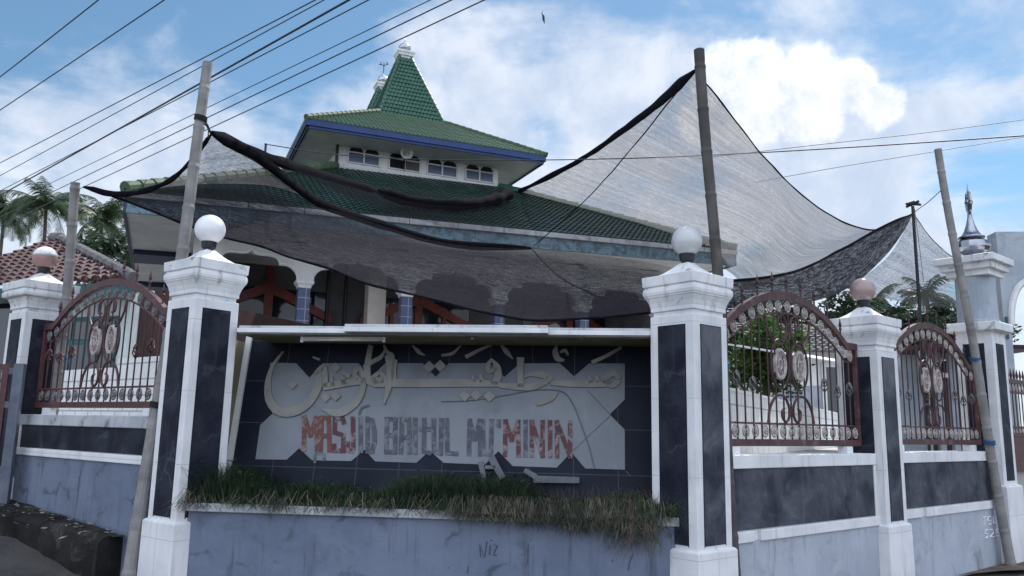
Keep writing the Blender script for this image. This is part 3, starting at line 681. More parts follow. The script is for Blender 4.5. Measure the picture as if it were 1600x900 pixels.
# words of the Arabic line, right to left: each word one part
m = MB()
for pts, ws in (([(925, 327), (760, 326), (615, 322)], [34, 40, 36, 26]), ([(1000, 302), (965, 268), (925, 300), (960, 335), (1000, 302)], [26, 30, 34, 34, 26]), ([(960, 322), (925, 325)], [40, 36]),
                ([(915, 320), (905, 282)], [26, 12]), ([(880, 320), (868, 282)], [26, 12]), ([(842, 322), (826, 286)], [28, 12]),
                ([(468, 290), (500, 272), (610, 288), (560, 325), (500, 345), (330, 335)], [10, 38, 34, 40, 36, 26]), ([(445, 178), (443, 260), (448, 345)], [42, 34, 36]),
                ([(537, 440), (600, 418), (628, 400), (650, 370)], [22, 26, 24, 14]), ([(648, 108), (640, 150), (655, 185), (690, 195)], [10, 32, 34, 12]), ([(665, 150), (695, 140), (712, 165)], [10, 20, 10]),
                ([(845, 207), (930, 168), (1012, 122)], [22, 20, 14])):
    ribbon(m, s2(pts), [w * k for w in ws], .028)
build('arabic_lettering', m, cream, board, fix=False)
m = MB()
for pts, ws in (([(335, 330), (180, 322), (0, 322), (-130, 322), (-300, 322), (-400, 318), (-415, 240), (-395, 110)], [26, 42, 46, 46, 48, 44, 36, 26]), ([(230, 318), (218, 270)], [30, 12]), ([(185, 318), (176, 280)], [26, 10]),
                ([(290, 330), (318, 290), (312, 230), (285, 190)], [36, 40, 40, 10]), ([(285, 185), (262, 225), (270, 255), (318, 240)], [10, 28, 26, 12])):
    ribbon(m, s2(pts), [w * k for w in ws], .029)
for x, y in ((132, 395), (196, 390), (270, 397)): diamond(m, *A2(x, y), 33 * k, .026)
for x, y in ((1085, 230), (1146, 225)): diamond(m, *A1(x, y), 35 * k, .026)
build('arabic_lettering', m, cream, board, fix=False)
m = MB()
for pts, ws in (([(450, 262), (470, 300), (450, 370), (400, 440), (320, 483), (240, 478), (190, 420), (180, 330), (205, 230), (265, 145)], [46, 42, 44, 50, 52, 50, 40, 28, 16, 6]),
                ([(445, 270), (490, 240), (500, 300), (500, 345)], [20, 40, 34, 32]), ([(490, 345), (560, 332), (640, 318), (830, 305)], [40, 40, 36, 34]), ([(545, 340), (535, 280)], [26, 10]), ([(610, 330), (600, 275), (640, 285)], [26, 34, 26]),
                ([(690, 300), (665, 270), (690, 240), (715, 280), (715, 340), (690, 410), (640, 460), (570, 490), (485, 468)], [20, 26, 26, 30, 34, 40, 46, 40, 6]),
                ([(805, 262), (838, 298), (805, 332), (770, 298), (805, 262)], [20, 28, 28, 28, 20]), ([(715, 232), (770, 200), (815, 175), (840, 130)], [14, 24, 22, 8]),
                ([(862, 165), (868, 230), (860, 330), (832, 440)], [54, 44, 34, 8]), ([(830, 108), (850, 150), (880, 160)], [10, 22, 16]), ([(895, 190), (885, 260), (890, 310)], [24, 26, 30])):
    ribbon(m, s1(pts), [w * k for w in ws], .030)
for x, y, r in ((318, 330, 28), (560, 235, 30), (503, 402, 29), (560, 396, 29)): diamond(m, *A1(x, y), r * k, .026)
for pts, ws in (([(990, 110), (1030, 150), (1060, 165)], [8, 24, 8]), ([(430, 175), (470, 190)], [10, 12])): ribbon(m, s1(pts), [w * k for w in ws], .02)
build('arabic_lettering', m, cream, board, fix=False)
m = MB()
for pts, ws in (([(135, 175), (215, 135), (300, 95)], [20, 18, 10]), ([(330, 100), (370, 150), (402, 185)], [10, 30, 6]), ([(0, 165), (60, 155), (110, 110)], [12, 18, 6])): ribbon(m, s2(pts), [w * k for w in ws], .02)
build('arabic_lettering', m, pm('shaded_letter_paint', (.26, .25, .24), None, 5, .6), board, fix=False)
# Latin letters
GLY = {'M': [[(0, 0), (0.05, 1), (.5, .45), (.95, 1), (1, 0)]], 'A': [[(0, 0), (.12, 1), (.9, 1), (1, 0)], [(.08, .45), (.95, .45)]], 'S': [[(1, .86), (.85, 1), (.1, 1), (.05, .56), (.92, .48), (.95, 0), (0.05, 0), (0, .16)]],
       'J': [[(.75, 1), (.8, .1), (.65, 0), (.0, 0.02), (0, .25)]], 'I': [[(.5, 0), (.5, 1)]], 'D': [[(.1, 0), (.1, 1), (.7, .95), (1, .6), (1, .3), (.7, .0), (.1, 0)]],
       'B': [[(.9, .52), (.95, 1), (.1, 1), (.05, 0), (.9, 0), (.92, .5), (.1, .52)]], 'T': [[(.35, 1), (.3, .05), (.95, 0)], [(0, .72), (.85, .72)]], 'U': [[(0, 1), (.05, .05), (.9, .0), (1, 1)]],
       'L': [[(.05, 1), (.1, .02), (1, 0)]], 'N': [[(0, 0), (0, 1), (1, 0), (1, 1)]], "'": [[(.5, 1), (.5, .85)]]}
def letters(seq, mat):
    for ch, x0, x1 in seq:
        m = MB()
        def q(u, w, x0=x0, x1=x1):
            x = x0 + (x1 - x0) * u; yt = 370 + (x - 283) * .018; yb = 478 + (x - 283) * .026
            return Z3(x, yb + (yt - yb) * w)
        th = 15 / 2.142
        for st in GLY[ch]:
            for i in range(len(st) - 1):
                p, r = Vector(q(*st[i])), Vector(q(*st[i + 1])); dd = (r - p).normalized() * th * .42
                ribbon(m, [tuple(p - dd), tuple(r + dd)], [th, th], .013 + .0012 * (i % 2) + .003 * GLY[ch].index(st))
        build('latin_letter', m, mat, board, fix=False)
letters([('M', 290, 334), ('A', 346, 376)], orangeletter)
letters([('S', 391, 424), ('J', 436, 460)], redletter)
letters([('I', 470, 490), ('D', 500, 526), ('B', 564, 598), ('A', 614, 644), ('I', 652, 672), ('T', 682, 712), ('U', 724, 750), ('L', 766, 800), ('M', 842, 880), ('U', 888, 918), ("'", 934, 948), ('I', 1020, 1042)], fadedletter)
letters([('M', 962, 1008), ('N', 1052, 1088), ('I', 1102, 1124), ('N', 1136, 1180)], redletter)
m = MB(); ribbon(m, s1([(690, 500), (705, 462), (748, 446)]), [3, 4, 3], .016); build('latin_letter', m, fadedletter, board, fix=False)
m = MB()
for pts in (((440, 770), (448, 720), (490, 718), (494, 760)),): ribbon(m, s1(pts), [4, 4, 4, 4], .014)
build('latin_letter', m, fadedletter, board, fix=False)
m = MB()       # cable sagging over the board
ribbon(m, s2([(0, 425), (150, 420), (330, 395), (480, 368), (600, 358), (690, 375), (740, 440), (780, 540), (830, 680), (860, 800)]), [1.2, 1.2], .02, .014, n=60)
build('loose_cable', m, pm('dust_grey_cable', (.12, .13, .16), None, 4, .8), board, fix=False)
m = MB()
for pts in (((740, 700), (950, 500)), ((950, 500), (820, 360)), ((1035, 815), (1065, 845))): ribbon(m, s2(pts), [1.0, 1.0], .012, .006)
build('crack_line', m, pm('grey_crack', (.14, .15, .18), None, 4, .8), board, fix=False)
# canopy slab with a protruding middle part
cz = 2.385
b = MB(); b.box((.22, .22, cz), (LS - .05, 1.5, cz + .075), FS); slab = build('canopy_slab', b, slab_white, SG, bevel=.006)
b = MB(); b.box((.22, .19, cz + .012), (LS - .05, .22, cz + .05), FS); build('slab_moulding', b, white, slab)
b = MB(); b.box((1.24, .09, cz + .005), (3.02, .22, cz + .079), FS); build('slab_step', b, slab_white, slab, bevel=.006)
b = MB(); b.box((1.24, .065, cz + .012), (3.02, .09, cz + .05), FS); build('slab_moulding', b, white, slab)
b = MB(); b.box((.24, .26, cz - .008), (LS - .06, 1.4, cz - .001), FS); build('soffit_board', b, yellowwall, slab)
for (x0, x1, lab) in (((472), 600, 'fluorescent tube fitting hanging loose under the left half of the sign canopy'), (738, 908, 'pinkish fluorescent tube fitting under the right half of the sign canopy')):
    pa, pb_ = atP(x0, 531 if x0 < 500 else 526, FS(0, .33, 0), iS), atP(x1, 531 if x0 < 500 else 526, FS(0, .33, 0), iS)
    t = thing('tube_light', lab, 'lamp', (pa + pb_) / 2, 0, None)
    up = Vector((0, 0, .02))
    m = MB(); m.tube([pa, pb_], .013, 8); build('glass_tube', m, tubeglass, t, smooth=True)
    m = MB(); m.tube([pa + up * 1.2, pb_ + up * 1.2], .011, 4); build('holder_batten', m, wood if x0 > 700 else white, t)
    for p in (pa, pb_):
        m = MB(); m.box((-.012, -.012, -.022), (.012, .012, .045), lambda x, y, z, p=p: p + Vector((x, y, z))); build('end_clip', m, white, t)
# fallen letter pieces in the grass
t = thing('fallen_letter', 'grey letter piece tipped over in the grass below the red letters', 'letter', FP(*onS(*A2(300, 810)), .05), 0, None)
m = MB()
for pts, ws in (([(225, 768), (245, 860)], [30, 26]), ([(285, 745), (350, 862)], [40, 36]), ([(250, 800), (310, 800)], [20, 20])): ribbon(m, s2(pts), [w * k for w in ws], .09, .06)
build('letter_plate', m, pm('light_grey_letter', (.125, .135, .16), (.085, .095, .115), 5, .6), t, fix=False)
t = thing('fallen_letter', 'long pale L shaped letter lying at the right end of the planter', 'letter', FP(*onS(*A2(620, 860)), .05), 0, None)
m = MB(); ribbon(m, s2([(470, 815), (535, 855)]), [26 * k, 30 * k], .09, .06); ribbon(m, s2([(520, 866), (775, 872)]), [40 * k, 34 * k], .088, .06)
build('letter_plate', m, MATS['light_grey_letter'], t, fix=False)
# pen scribble on the planter wall
def onW(px, py):
    P = atP(px, py, FS(0, -.003, 0), iS); return P
def scrib(px, w, conv, name, mat, parent):
    m = MB()
    for st in px:
        m.tube([conv(*p) for p in st], w, 5)
    build(name, m, mat, parent)
Gp = lambda x, y: onW(700 + x / 3.333, 780 + y / 3.333)
scrib([[(170, 302), (165, 236), (191, 306), (203, 220)], [(216, 290), (220, 240)], [(222, 215), (230, 213)], [(238, 238), (258, 240), (236, 290), (255, 292)]], .0035, Gp, 'scribble', scribble, SG)
scrib([[(100, 385), (107, 350)], [(0, 360), (6, 355)], [(855, 325), (856, 312)], [(960, 290), (945, 330), (938, 370)], [(415, 340), (418, 230)]], .003, Gp, 'scribble', scribble, SG)
# chalk writing on the right hand wall
onR2 = lambda px, py: atP(px, py, FR(0, -.082, 0), nR)
Gc = lambda x, y: onR2(1400 + x / 4.285, 690 + y / 4.285)
scrib([[(582, 508), (603, 503)], [(592, 508), (597, 560)], [(634, 503), (618, 503), (611, 530), (618, 556), (636, 550), (636, 530), (626, 530)], [(650, 500), (652, 548), (668, 542)],
       [(573, 632), (577, 634)], [(573, 655), (577, 657)], [(614, 590), (598, 594), (597, 615), (614, 620), (612, 640), (596, 643)], [(628, 592), (650, 588), (652, 610), (630, 640), (655, 636)],
       [(676, 582), (666, 596), (684, 614), (684, 632), (670, 632), (668, 614), (682, 596), (676, 582)]], .0075, Gc, 'chalk_writing', chalk, w2)

# grass in the planter
def blades(mb, n, region, hfun, lean, w):
    for _ in range(n):
        a, d = region(); p = FS(a, d, .90); hgt = hfun(a) * random.uniform(.45, 1.1)
        az = random.uniform(0, 6.28); l = lean * random.uniform(.2, 1.3) * hgt
        ox = dS * math.cos(az) * l + iS * math.sin(az) * l; side = (dS * math.cos(az + 1.2) + iS * math.sin(az + 1.2)) * w * random.uniform(.6, 1.3)
        q1 = p + Vector((0, 0, hgt * .6)) + ox * .35; q2 = p + Vector((0, 0, hgt)) + ox
        mb.add([p - side, p + side, q1 + side * .7, q1 - side * .7, q2], [(0, 1, 2, 3), (3, 2, 4)])
def gh(a):
    return (.225 + .05 * math.sin(a * 3.1 + 1) + .05 * math.sin(a * 7.3) + .07 * math.exp(-((a - 2.45) / .35) ** 2) + .05 * math.exp(-((a - .2) / .35) ** 2)) * (1.0 if a < 2.9 else .75)
m = MB()
def hang(a):
    n_ = mnoise.noise(Vector((a * 2.9, 5, 0)))
    return max(.015, .02 + .05 * max(0, mnoise.noise(Vector((a * 4.3, 0, 3)))) + (.15 * min(1, max(0, (a - 1.95) / .5))) * (.75 + .8 * n_) + .22 * math.exp(-((a - 3.78) / .16) ** 2) + .12 * math.exp(-((a - .78) / .10) ** 2) + .09 * math.exp(-((a - .05) / .12) ** 2))
MG = MB()
for _ in range(3000):
    a = random.uniform(-.10, LS - .1) if random.random() < .42 else random.triangular(1.8, LS - .08, 3.7)
    h = hang(a) * .78
    if h < .07 and random.random() < .7: continue
    p = FS(a, random.uniform(.0, .2), .925); ln = h * random.uniform(.05, 1.3) ** 1.25
    outw = random.uniform(.02, .13); sx = random.gauss(-.02 if a > 3.7 else 0, .09)
    q1 = FS(a + sx * .4, -outw * .7, .945 + random.uniform(-.02, .12)); q2 = FS(a + sx, -outw - .02, .93 - ln * .55); q3 = FS(a + sx * 1.5 + random.gauss(0, .08), -outw * random.uniform(.3, 1.6) - .015, .93 - ln)
    s = dS * random.uniform(.0011, .0027)
    (MG if random.random() < .42 else m).add([p - s, p + s, q1 + s, q1 - s, q2 + s, q2 - s, q3], [(0, 1, 2, 3), (3, 2, 4, 5), (5, 4, 6)])
for _ in range(1100):      # dry tufts among the green
    a = random.uniform(0, LS - .1) if random.random() < .25 else random.uniform(2.4, LS - .1); p = FS(a, random.uniform(-.02, .35), .92); ox = Vector((random.gauss(0, .09), random.gauss(0, .06) - .03, random.uniform(.03, .26 if a > 2 else .16)))
    s = dS * .0020; m.add([p - s, p + s, p + ox], [(0, 1, 2)])
blades(MG, 17000, lambda: (random.uniform(-.02, LS - .06), random.uniform(-.02, .60)), gh, .85, .0036)
for _ in range(2600):      # green arching forward over the ledge
    a = random.uniform(0, LS); p = FS(a, random.uniform(.02, .2), .92); k_ = (.25 if a < 2.1 else .6) + .7 * abs(mnoise.noise(Vector((a * 3.3, 2, 0))))
    q1 = FS(a + random.gauss(0, .04), -.05 * k_, .92 + .13 * k_ * random.uniform(.4, 1.2)); q2 = FS(a + random.gauss(0, .09), -.16 * k_, .93 + random.uniform(-.09, .07)); s = dS * .003
    MG.add([p - s, p + s, q1 + s, q1 - s, q2], [(0, 1, 2, 3), (3, 2, 4)])
for _ in range(420):       # broad leaved weeds among the blades
    a = random.uniform(0, LS - .1); d_ = random.uniform(-.02, .5); c_ = FS(a, d_, .92 + gh(a) * random.uniform(.3, 1.0)); az = random.uniform(0, 6.28); l_ = random.uniform(.018, .045)
    u1 = Vector((math.cos(az), math.sin(az), random.uniform(-.4, .5))) * l_; u2 = Vector((-math.sin(az), math.cos(az), random.uniform(-.3, .3))) * l_ * .45
    MG.add([c_ - u1, c_ + u2, c_ + u1, c_ - u2], [(0, 1, 2, 3)])
tag(build('planter_grass', MG, grass_m, fix=False), 'dark green grass growing in the planter under the sign', 'grass', kind='stuff')
tag(build('dry_grass', m, dry_m, fix=False), 'dry brown grass hanging over the planter ledge', 'dry grass', kind='stuff')
# ------------------------------------------------------------------ iron grilles
def grille(label, F, s0, s1, zb, zsh, zpk, main, ros, nb=19, nrow=17, narch=17, dep=-.22, group='arched iron grilles on the low walls'):
    d = F(1, 0, 0) - F(0, 0, 0); nn = F(0, 1, 0) - F(0, 0, 0); up = Vector((0, 0, 1))
    sm = (s0 + s1) / 2; Wd = s1 - s0
    t = thing('iron_grille', label, 'grille', F(sm, dep, zb), math.atan2(d.y, d.x), group)
    G = lambda s, z, e=0.0: F(s, dep + e, z)
    sh = .085 * Wd; hw = Wd / 2 - sh
    def arch(x, off=0.0):
        q = abs(x - sm) / hw
        return zsh + (zpk - zsh) * (1 - q ** 2.05) - off if q < 1 else zsh - off
    def bar(name, p, q, r, m): b = MB(); b.tube([p, q], r, 6); build(name, b, m, t)
    def boxbar(name, sa, za, sb, zb_, th, m):
        b = MB(); b.box((sa, dep - th / 2, za), (sb, dep + th / 2, zb_), F); build(name, b, m, t, bevel=.004)
    boxbar('bottom_rail', s0, zb, s1, zb + .062, .05, main)
    boxbar('stile', s0, zb + .062, s0 + .038, zsh, .045, main); boxbar('stile', s1 - .038, zb + .062, s1, zsh, .045, main)
    bar('ring_rail', G(s0 + .04, zb + .205), G(s1 - .04, zb + .205), .010, main)
    xs = [s0] + [sm - hw + 2 * hw * i / 40 for i in range(41)] + [s1]
    pts = [(x, arch(x)) for x in xs]; low = [(x, arch(x) - .072 - .03 * max(0, 1 - abs(abs(x - sm) / hw - .75) * 2) * 0) for x in xs]
    b = MB()
    for i in range(len(xs) - 1):
        (x0, z0_), (x1, z1_) = pts[i], pts[i + 1]; l0, l1 = low[i][1], low[i + 1][1]
        b.add([G(x0, l0, -.028), G(x1, l1, -.028), G(x1, l1, .028), G(x0, l0, .028), G(x0, z0_, -.028), G(x1, z1_, -.028), G(x1, z1_, .028), G(x0, z0_, .028)],
              [(4, 5, 6, 7), (0, 1, 5, 4), (2, 3, 7, 6), (0, 3, 2, 1)])
    build('arch_rail', b, main, t)
    IN = .205
    b = MB(); b.tube([G(x, arch(x, IN)) for x in xs], .011, 6); build('inner_arch', b, main, t)
    # rosettes: one shared mesh
    pr = MB(); pr.ring((0, 0, 0), Vector((1, 0, 0)), Vector((0, 0, 1)), .046, .053, .007, 14); pr.ring((0, 0, 0), Vector((1, 0, 0)), Vector((0, 0, 1)), .016, .018, .008, 8)
    for k in range(8):
        a = k * math.pi / 4; pr.tube([(0.016 * math.cos(a), 0, .018 * math.sin(a)), (.042 * math.cos(a), 0, .048 * math.sin(a))], .0055, 4)
    me = None; inv = world_m(t).inverted()
    def rosette(p):
        nonlocal me
        if me is None:
            me = bpy.data.meshes.new('rosette'); me.from_pydata(pr.v, [], pr.f); me.materials.append(ros)
        o = bpy.data.objects.new('rosette', me); col.objects.link(o); o.parent = t; o.location = inv @ p
    for i in range(nrow): rosette(G(s0 + .09 + (Wd - .18) * i / (nrow - 1), zb + .133))
    L = [0]; fine = [(s0 + .05 + (Wd - .1) * i / 200, 0) for i in range(201)]; fine = [(x, arch(x, .137)) for x, _ in fine]
    for i in range(200): L.append(L[-1] + math.hypot(fine[i + 1][0] - fine[i][0], fine[i + 1][1] - fine[i][1]))
    for i in range(narch):
        q = L[-1] * (i + .5) / narch; k = min(range(201), key=lambda j: abs(L[j] - q)); rosette(G(*fine[k]))
    # upright bars, knots, spikes
    for i in range(nb):
        x = s0 + .04 + (Wd - .08) * (i + 1) / (nb + 1); rel = abs(x - sm)
        bar('upright_bar', G(x, zb + .06), G(x, arch(x, IN - .0)), .0085, iron_dark if rel < Wd * .36 else main)
        if i % 2 == 0 and rel > .42:
            b = MB(); zc = zb + .48 + .10 * (1 - rel / Wd) + (.05 if i % 4 else 0)
            for k in range(4):
                w = [G(x, zc - .075)]
                for j in range(1, 6):
                    a = k * math.pi / 2 + j * .55; r = .034 * math.sin(math.pi * j / 6)
                    w.append(G(x + r * math.cos(a), zc - .075 + .15 * j / 6, r * math.sin(a)))
                w.append(G(x, zc + .075)); b.tube(w, .0065, 4)
            build('basket_knot', b, main if ros is rosette_m else rosette_m, t)
        if i % 2 == 1 and rel < hw * 1.02:
            b = MB(); zt = arch(x); c = G(x, zt)
            b.lathe([(.009, -.01), (.009, .07), (.018, .075), (.018, .085), (.008, .10), (.017, .125), (.001, .20)], c, 8); build('spike', b, iron_dark if ros is not rosette_m else main, t)
    # paired medallions and scrolls
    zm = zb + (zpk - zb) * .52
    for sg in (-1, 1):
        x = sm + sg * .17
        b = MB(); b.ring(G(x, zm), d, up, .155, .235, .011, 26); build('oval_ring', b, iron_dark, t)
        b = MB(); n = 24
        b.ring(G(x, zm), d, up, .088, .135, .020, 24); b.ring(G(x, zm), d, up, .030, .045, .013, 14)
        for k in range(12):
            a = k * math.pi / 6; b.tube([G(x + .03 * math.cos(a), zm + .045 * math.sin(a)), G(x + .08 * math.cos(a), zm + .125 * math.sin(a))], .009, 4)
        b.add([G(x + .088 * math.cos(2 * math.pi * k / n), zm + .135 * math.sin(2 * math.pi * k / n), -.004) for k in range(n)], [tuple(range(n))])
        build('medallion', b, rosette_w, t)
        z0_ = zb + .21; b = MB(); w = []
        for k in range(15):
            q = k / 14; a = -math.pi / 2 + q * 4.6
            r = .05 + .03 * q
        w = [G(sm + sg * .40, z0_), G(sm + sg * .36, z0_ + .14), G(sm + sg * .26, z0_ + .245), G(sm + sg * .13, z0_ + .255), G(sm + sg * .045, z0_ + .17), G(sm + sg * .04, z0_ + .07), G(sm + sg * .09, z0_ + .015), G(sm + sg * .15, z0_ + .045), G(sm + sg * .16, z0_ + .11), G(sm + sg * .12, z0_ + .14)]
        b.tube(cr(w, 40), .013, 6); build('lower_scroll', b, main, t)
        zt = arch(sm, IN); zq = zt - .30
        w = [G(sm + sg * .40, arch(sm + .4, IN)), G(sm + sg * .36, zt - .18), G(sm + sg * .25, zq), G(sm + sg * .12, zq + .0), G(sm + sg * .05, zq + .10), G(sm + sg * .045, zq + .22), G(sm + sg * .10, zq + .28), G(sm + sg * .17, zq + .25), G(sm + sg * .17, zq + .16), G(sm + sg * .11, zq + .15)]
        b = MB(); b.tube(cr(w, 40), .012, 6); build('upper_scroll', b, main, t)
    for x in (s0 + Wd * .12, s0 + Wd * .88):
        b = MB(); b.box((x - .06, dep - .05, zb - .30), (x + .06, dep + .05, zb - .001), F); build('grille_foot', b, white, t)
    return t
grille('wide arched grille with dusty rose rails right of the sign wall', FR, .47, 3.08, 1.480, 2.555, 2.95, iron_rose, rosette_w)
grille('arched grille with dusty rose rails beside the leaning pole at the far right', FR, 3.61, 6.29, 1.500, 2.53, 2.965, iron_rose, rosette_w)
grille('maroon arched grille with spikes on the blue left wall', FL, .62, 3.44, 1.715, 2.665, 3.055, iron, rosette_m)

def gate(label, F, s0, s1, za, zt, main, ros, dep=-.2):
    d = F(1, 0, 0) - F(0, 0, 0)
    t = thing('iron_gate', label, 'gate', F((s0 + s1) / 2, dep, za), math.atan2(d.y, d.x))
    for sa, sb in ((s0, s0 + .06), (s1 - .06, s1)):
        b = MB(); b.box((sa, dep - .03, za), (sb, dep + .03, zt), F); build('stile', b, main, t)
    for z_, th in ((za + .1, .06), (za + (zt - za) * .42, .05), (zt - .2, .03), (zt - .06, .06), (za + (zt - za) * .5, .03)):
        b = MB(); b.box((s0 + .06, dep - .02, z_), (s1 - .06, dep + .02, z_ + th), F); build('cross_rail', b, main, t)
    b = MB(); b.box((s0 + .06, dep - .006, za + .16), (s1 - .06, dep + .006, za + (zt - za) * .42), F); build('lower_sheet', b, main, t)
    n = int((s1 - s0) / .12)
    for i in range(1, n):
        x = s0 + (s1 - s0) * i / n; b = MB(); b.tube([F(x, dep, za + (zt - za) * .42), F(x, dep, zt - .02)], .009, 6); b.lathe([(.009, 0), (.02, .06), (.001, .16)], F(x, dep, zt), 6); build('upright_bar', b, iron_dark, t)
    for i in range(n):
        for zz in (zt - .115, za + (zt - za) * .465 + .03):
            b = MB(); c = F(s0 + (s1 - s0) * (i + .5) / n, dep, zz); b.ring(c, d, Vector((0, 0, 1)), .035, .045, .008, 12); build('rosette', b, ros, t)
    return t
gth = FL(3.17, .10, 0); gdx = (dL * .62 + nL * .78).normalized(); FGt = frame(gth, gdx, Vector((-gdx.y, gdx.x, 0)))
gate('maroon iron gate leaf at the left edge beside the grey post', FGt, .10, 2.0, .86, 2.17, iron, rosette_m, dep=0)
b = MB(); b.box((-.05, -.05, .6), (.05, .05, 2.18), FGt)
for z_ in (2.06, 1.70, 1.02): b.box((.05, -.025, z_), (.11, .025, z_ + .07), FGt)
o = build('gate_post', b, greyiron, loc=FGt(0, 0, .6), bevel=.006); tag(o, 'grey steel gate post with hinges in front of the far left pillar', 'post')
gate('dark red iron gate with spear tips at the right edge', FR, 6.93, 9.6, 1.04, 2.42, iron, rosette_w)
b = MB(); b.box((6.95, -.1, .0), (8.2, .36, .33), FR); b.box((6.91, -.08, .33), (8.25, .40, .40), FR)
tag(build('concrete_block', b, darkconc, loc=FR(7.5, 0, 0), bevel=.02), 'dark weathered concrete block on the ground at the right edge', 'block')

# ------------------------------------------------------------------ bamboo poles
def pole(label, top, foot, r0, r1, mat, ties=(), bend=.03, node=.42, ropem=rope_b):
    top, foot = Vector(top), Vector(foot); L = (top - foot).length
    t = thing('bamboo_pole', label, 'pole', foot, 0, 'bamboo poles holding up the shade nets')
    n = int(L / .035); pts = []; rs = []
    ax = (top - foot).normalized(); side = ax.orthogonal().normalized(); s2_ = ax.cross(side)
    for i in range(n + 1):
        q = i / n; p = foot.lerp(top, q) + side * (bend * math.sin(math.pi * q)) + s2_ * (.012 * math.sin(q * 9))
        h = (q * L) % node; rr = r1 + (r0 - r1) * q
        if h < .036: rr *= 1.10
        elif h < .07: rr *= .95
        pts.append(p); rs.append(rr)
    b = MB(); b.tube(pts, rs, 14); build('cane', b, mat, t, smooth=False)
    b = MB(); b.lathe([(r0 * .3, -.02), (r0 * .8, .005)], top, 10, cap=True)
    for q in ties:
        c = foot.lerp(top, q) + side * (bend * math.sin(math.pi * q)); b = MB()
        for k in (-1, 0, 1, 2):
            rr = (r1 + (r0 - r1) * q) * 1.10
            b.tube([c + ax * (k * .013) + (side * math.cos(a) + s2_ * math.sin(a)) * rr + ax * .01 * math.sin(a) for a in [2 * math.pi * j / 14 for j in range(14)]], .009, 5, closed=True)
        b.tube([c + side * .05, c + side * .09 - ax * .05, c + side * .1 - ax * .16], .006, 4)
        build('rope_tie', b, ropem, t)
    return t
pole('short grey bamboo pole leaning against the far left pillar', atY(118, 285, 8.85), FL(3.34, -.36, YARD), .050, .055, bamboo, (.34,))
pole('tall pale bamboo pole leaning past the pillar left of the sign wall', atY(325, 98, 7.55), atY(202, 903, 7.18), .048, .064, bamboo, (.30, .45, .875), ropem=rope_k)
pole('tall dark bamboo pole behind the pillar right of the sign wall', atY(1093, 78, 7.02), atY(1151, 925, 6.75), .050, .045, bamboo_dk, (.38,))
pole('grey bamboo pole leaning before the far right pillar', atY(1466, 233, 10.2), atY(1580, 884, 10.35), .046, .058, bamboo, (.28, .475), bend=.0)
t = thing('steel_mast', 'thin dark steel mast holding the far corner of the shade net', 'mast', (atY(1424, 500, 11).x, 11, YARD))
b = MB(); tp = atY(1426, 322, 11); b.tube([(tp.x, 11, YARD), tp], .022, 8); build('tube', b, black, t)
b = MB(); b.tube([tp + Vector((-.09, 0, .03)), tp + Vector((0, 0, .05)), tp + Vector((.12, 0, .02))], [.02, .04, .015], 6); b.tube([tp + Vector((-.05, .08, .01)), tp + Vector((.05, -.08, .05))], .02, 6); build('lashing_knot', b, black, t)
def line_thing(name, label, cat, pts, r, mat, group=None, n=6):
    b = MB(); b.tube(pts, r, n); o = build(name, b, mat, loc=pts[0]); return tag(o, label, cat, group)
line_thing('tie_rope', 'thin rope from the leaning pole to the steel mast', 'rope', [atY(1471, 297, 10.2), atY(1450, 316, 10.6), atY(1428, 332, 11)], .006, bamboo)
line_thing('tie_rope', 'thin slack rope hanging from the top of the steel mast', 'rope', [atY(1429, 326, 11), atY(1436, 380, 10.9), atY(1443, 440, 10.9)], .004, black)
line_thing('tie_rope', 'short rope knotting the net peak to the pale leaning pole', 'rope', [atY(314, 188, 7.5), atY(324, 197, 7.6), atY(330, 209, 7.75)], .012, rope_k)

# ------------------------------------------------------------------ shade nets
def coons(c0, c1, d0, d1, nu, nv, wr=.0, lvo=None):
    C0, C1 = cr(c0, nu), cr(c1, nu); D0, D1 = cr(d0, nv), cr(d1, nv)
    mb = MB(); lu = (C0[0] - C0[-1]).length; lv = max((D0[0] - D0[-1]).length, (D1[0] - D1[-1]).length, (C0[nu // 2] - C1[nu // 2]).length)
    lv = lvo or lv
    for j in range(nv):
        v = j / (nv - 1)
        for i in range(nu):
            u = i / (nu - 1)
            p = C0[i] * (1 - v) + C1[i] * v + D0[j] * (1 - u) + D1[j] * u - (C0[0] * (1 - u) * (1 - v) + C0[-1] * u * (1 - v) + C1[0] * (1 - u) * v + C1[-1] * u * v)
            e = 16 * u * (1 - u) * v * (1 - v)
            p = p + Vector((0, 1, .3)) * (wr * min(1, e * 2) * mnoise.noise(Vector((u * 9, v * 3, 1.7)))) 
            mb.uv[len(mb.v)] = (u * lu, v * lv); mb.v.append(p)
    for j in range(nv - 1):
        for i in range(nu - 1):
            a = j * nu + i; mb.f.append((a, a + 1, a + nu + 1, a + nu))
    return mb
def px(l): return [atY(*p) for p in l]
def roll(pts, r, n=70, flat=.45, s=0):
    P = cr(pts, n); b = MB(); b.tube([p + Vector((0, 0, .010 * mnoise.noise(Vector((i * .14, s, 0))))) for i, p in enumerate(P)], [r * (.85 + .3 * mnoise.noise(Vector((i * .16, s, 2)))) * (min(1, .35 + i / 6, .35 + (n - 1 - i) / 6)) for i in range(n)], 8, flat=flat); return b
A_, B_, C_, E_ = (130, 292, 8.85), (331, 208, 7.72), (1084, 112, 7.08), (1427, 333, 11)
left_roll = [A_, (165, 301, 8.8), (205, 303, 8.7), (262, 284, 8.4), (300, 250, 8.1), B_]
band = [B_, (380, 233, 8.6), (425, 262, 9.2), (500, 317, 10.5), (600, 352, 12), (700, 380, 13), (830, 388, 13.5)]
t = thing('shade_net', 'black shade net hung low across the front of the mosque behind the sign wall', 'shade net', atY(500, 400, 8.3), 0, 'shade nets over the yard')
mid = [(205, 303, 8.7), (262, 292, 8.8), (340, 287, 9.0), (430, 292, 9.6)]
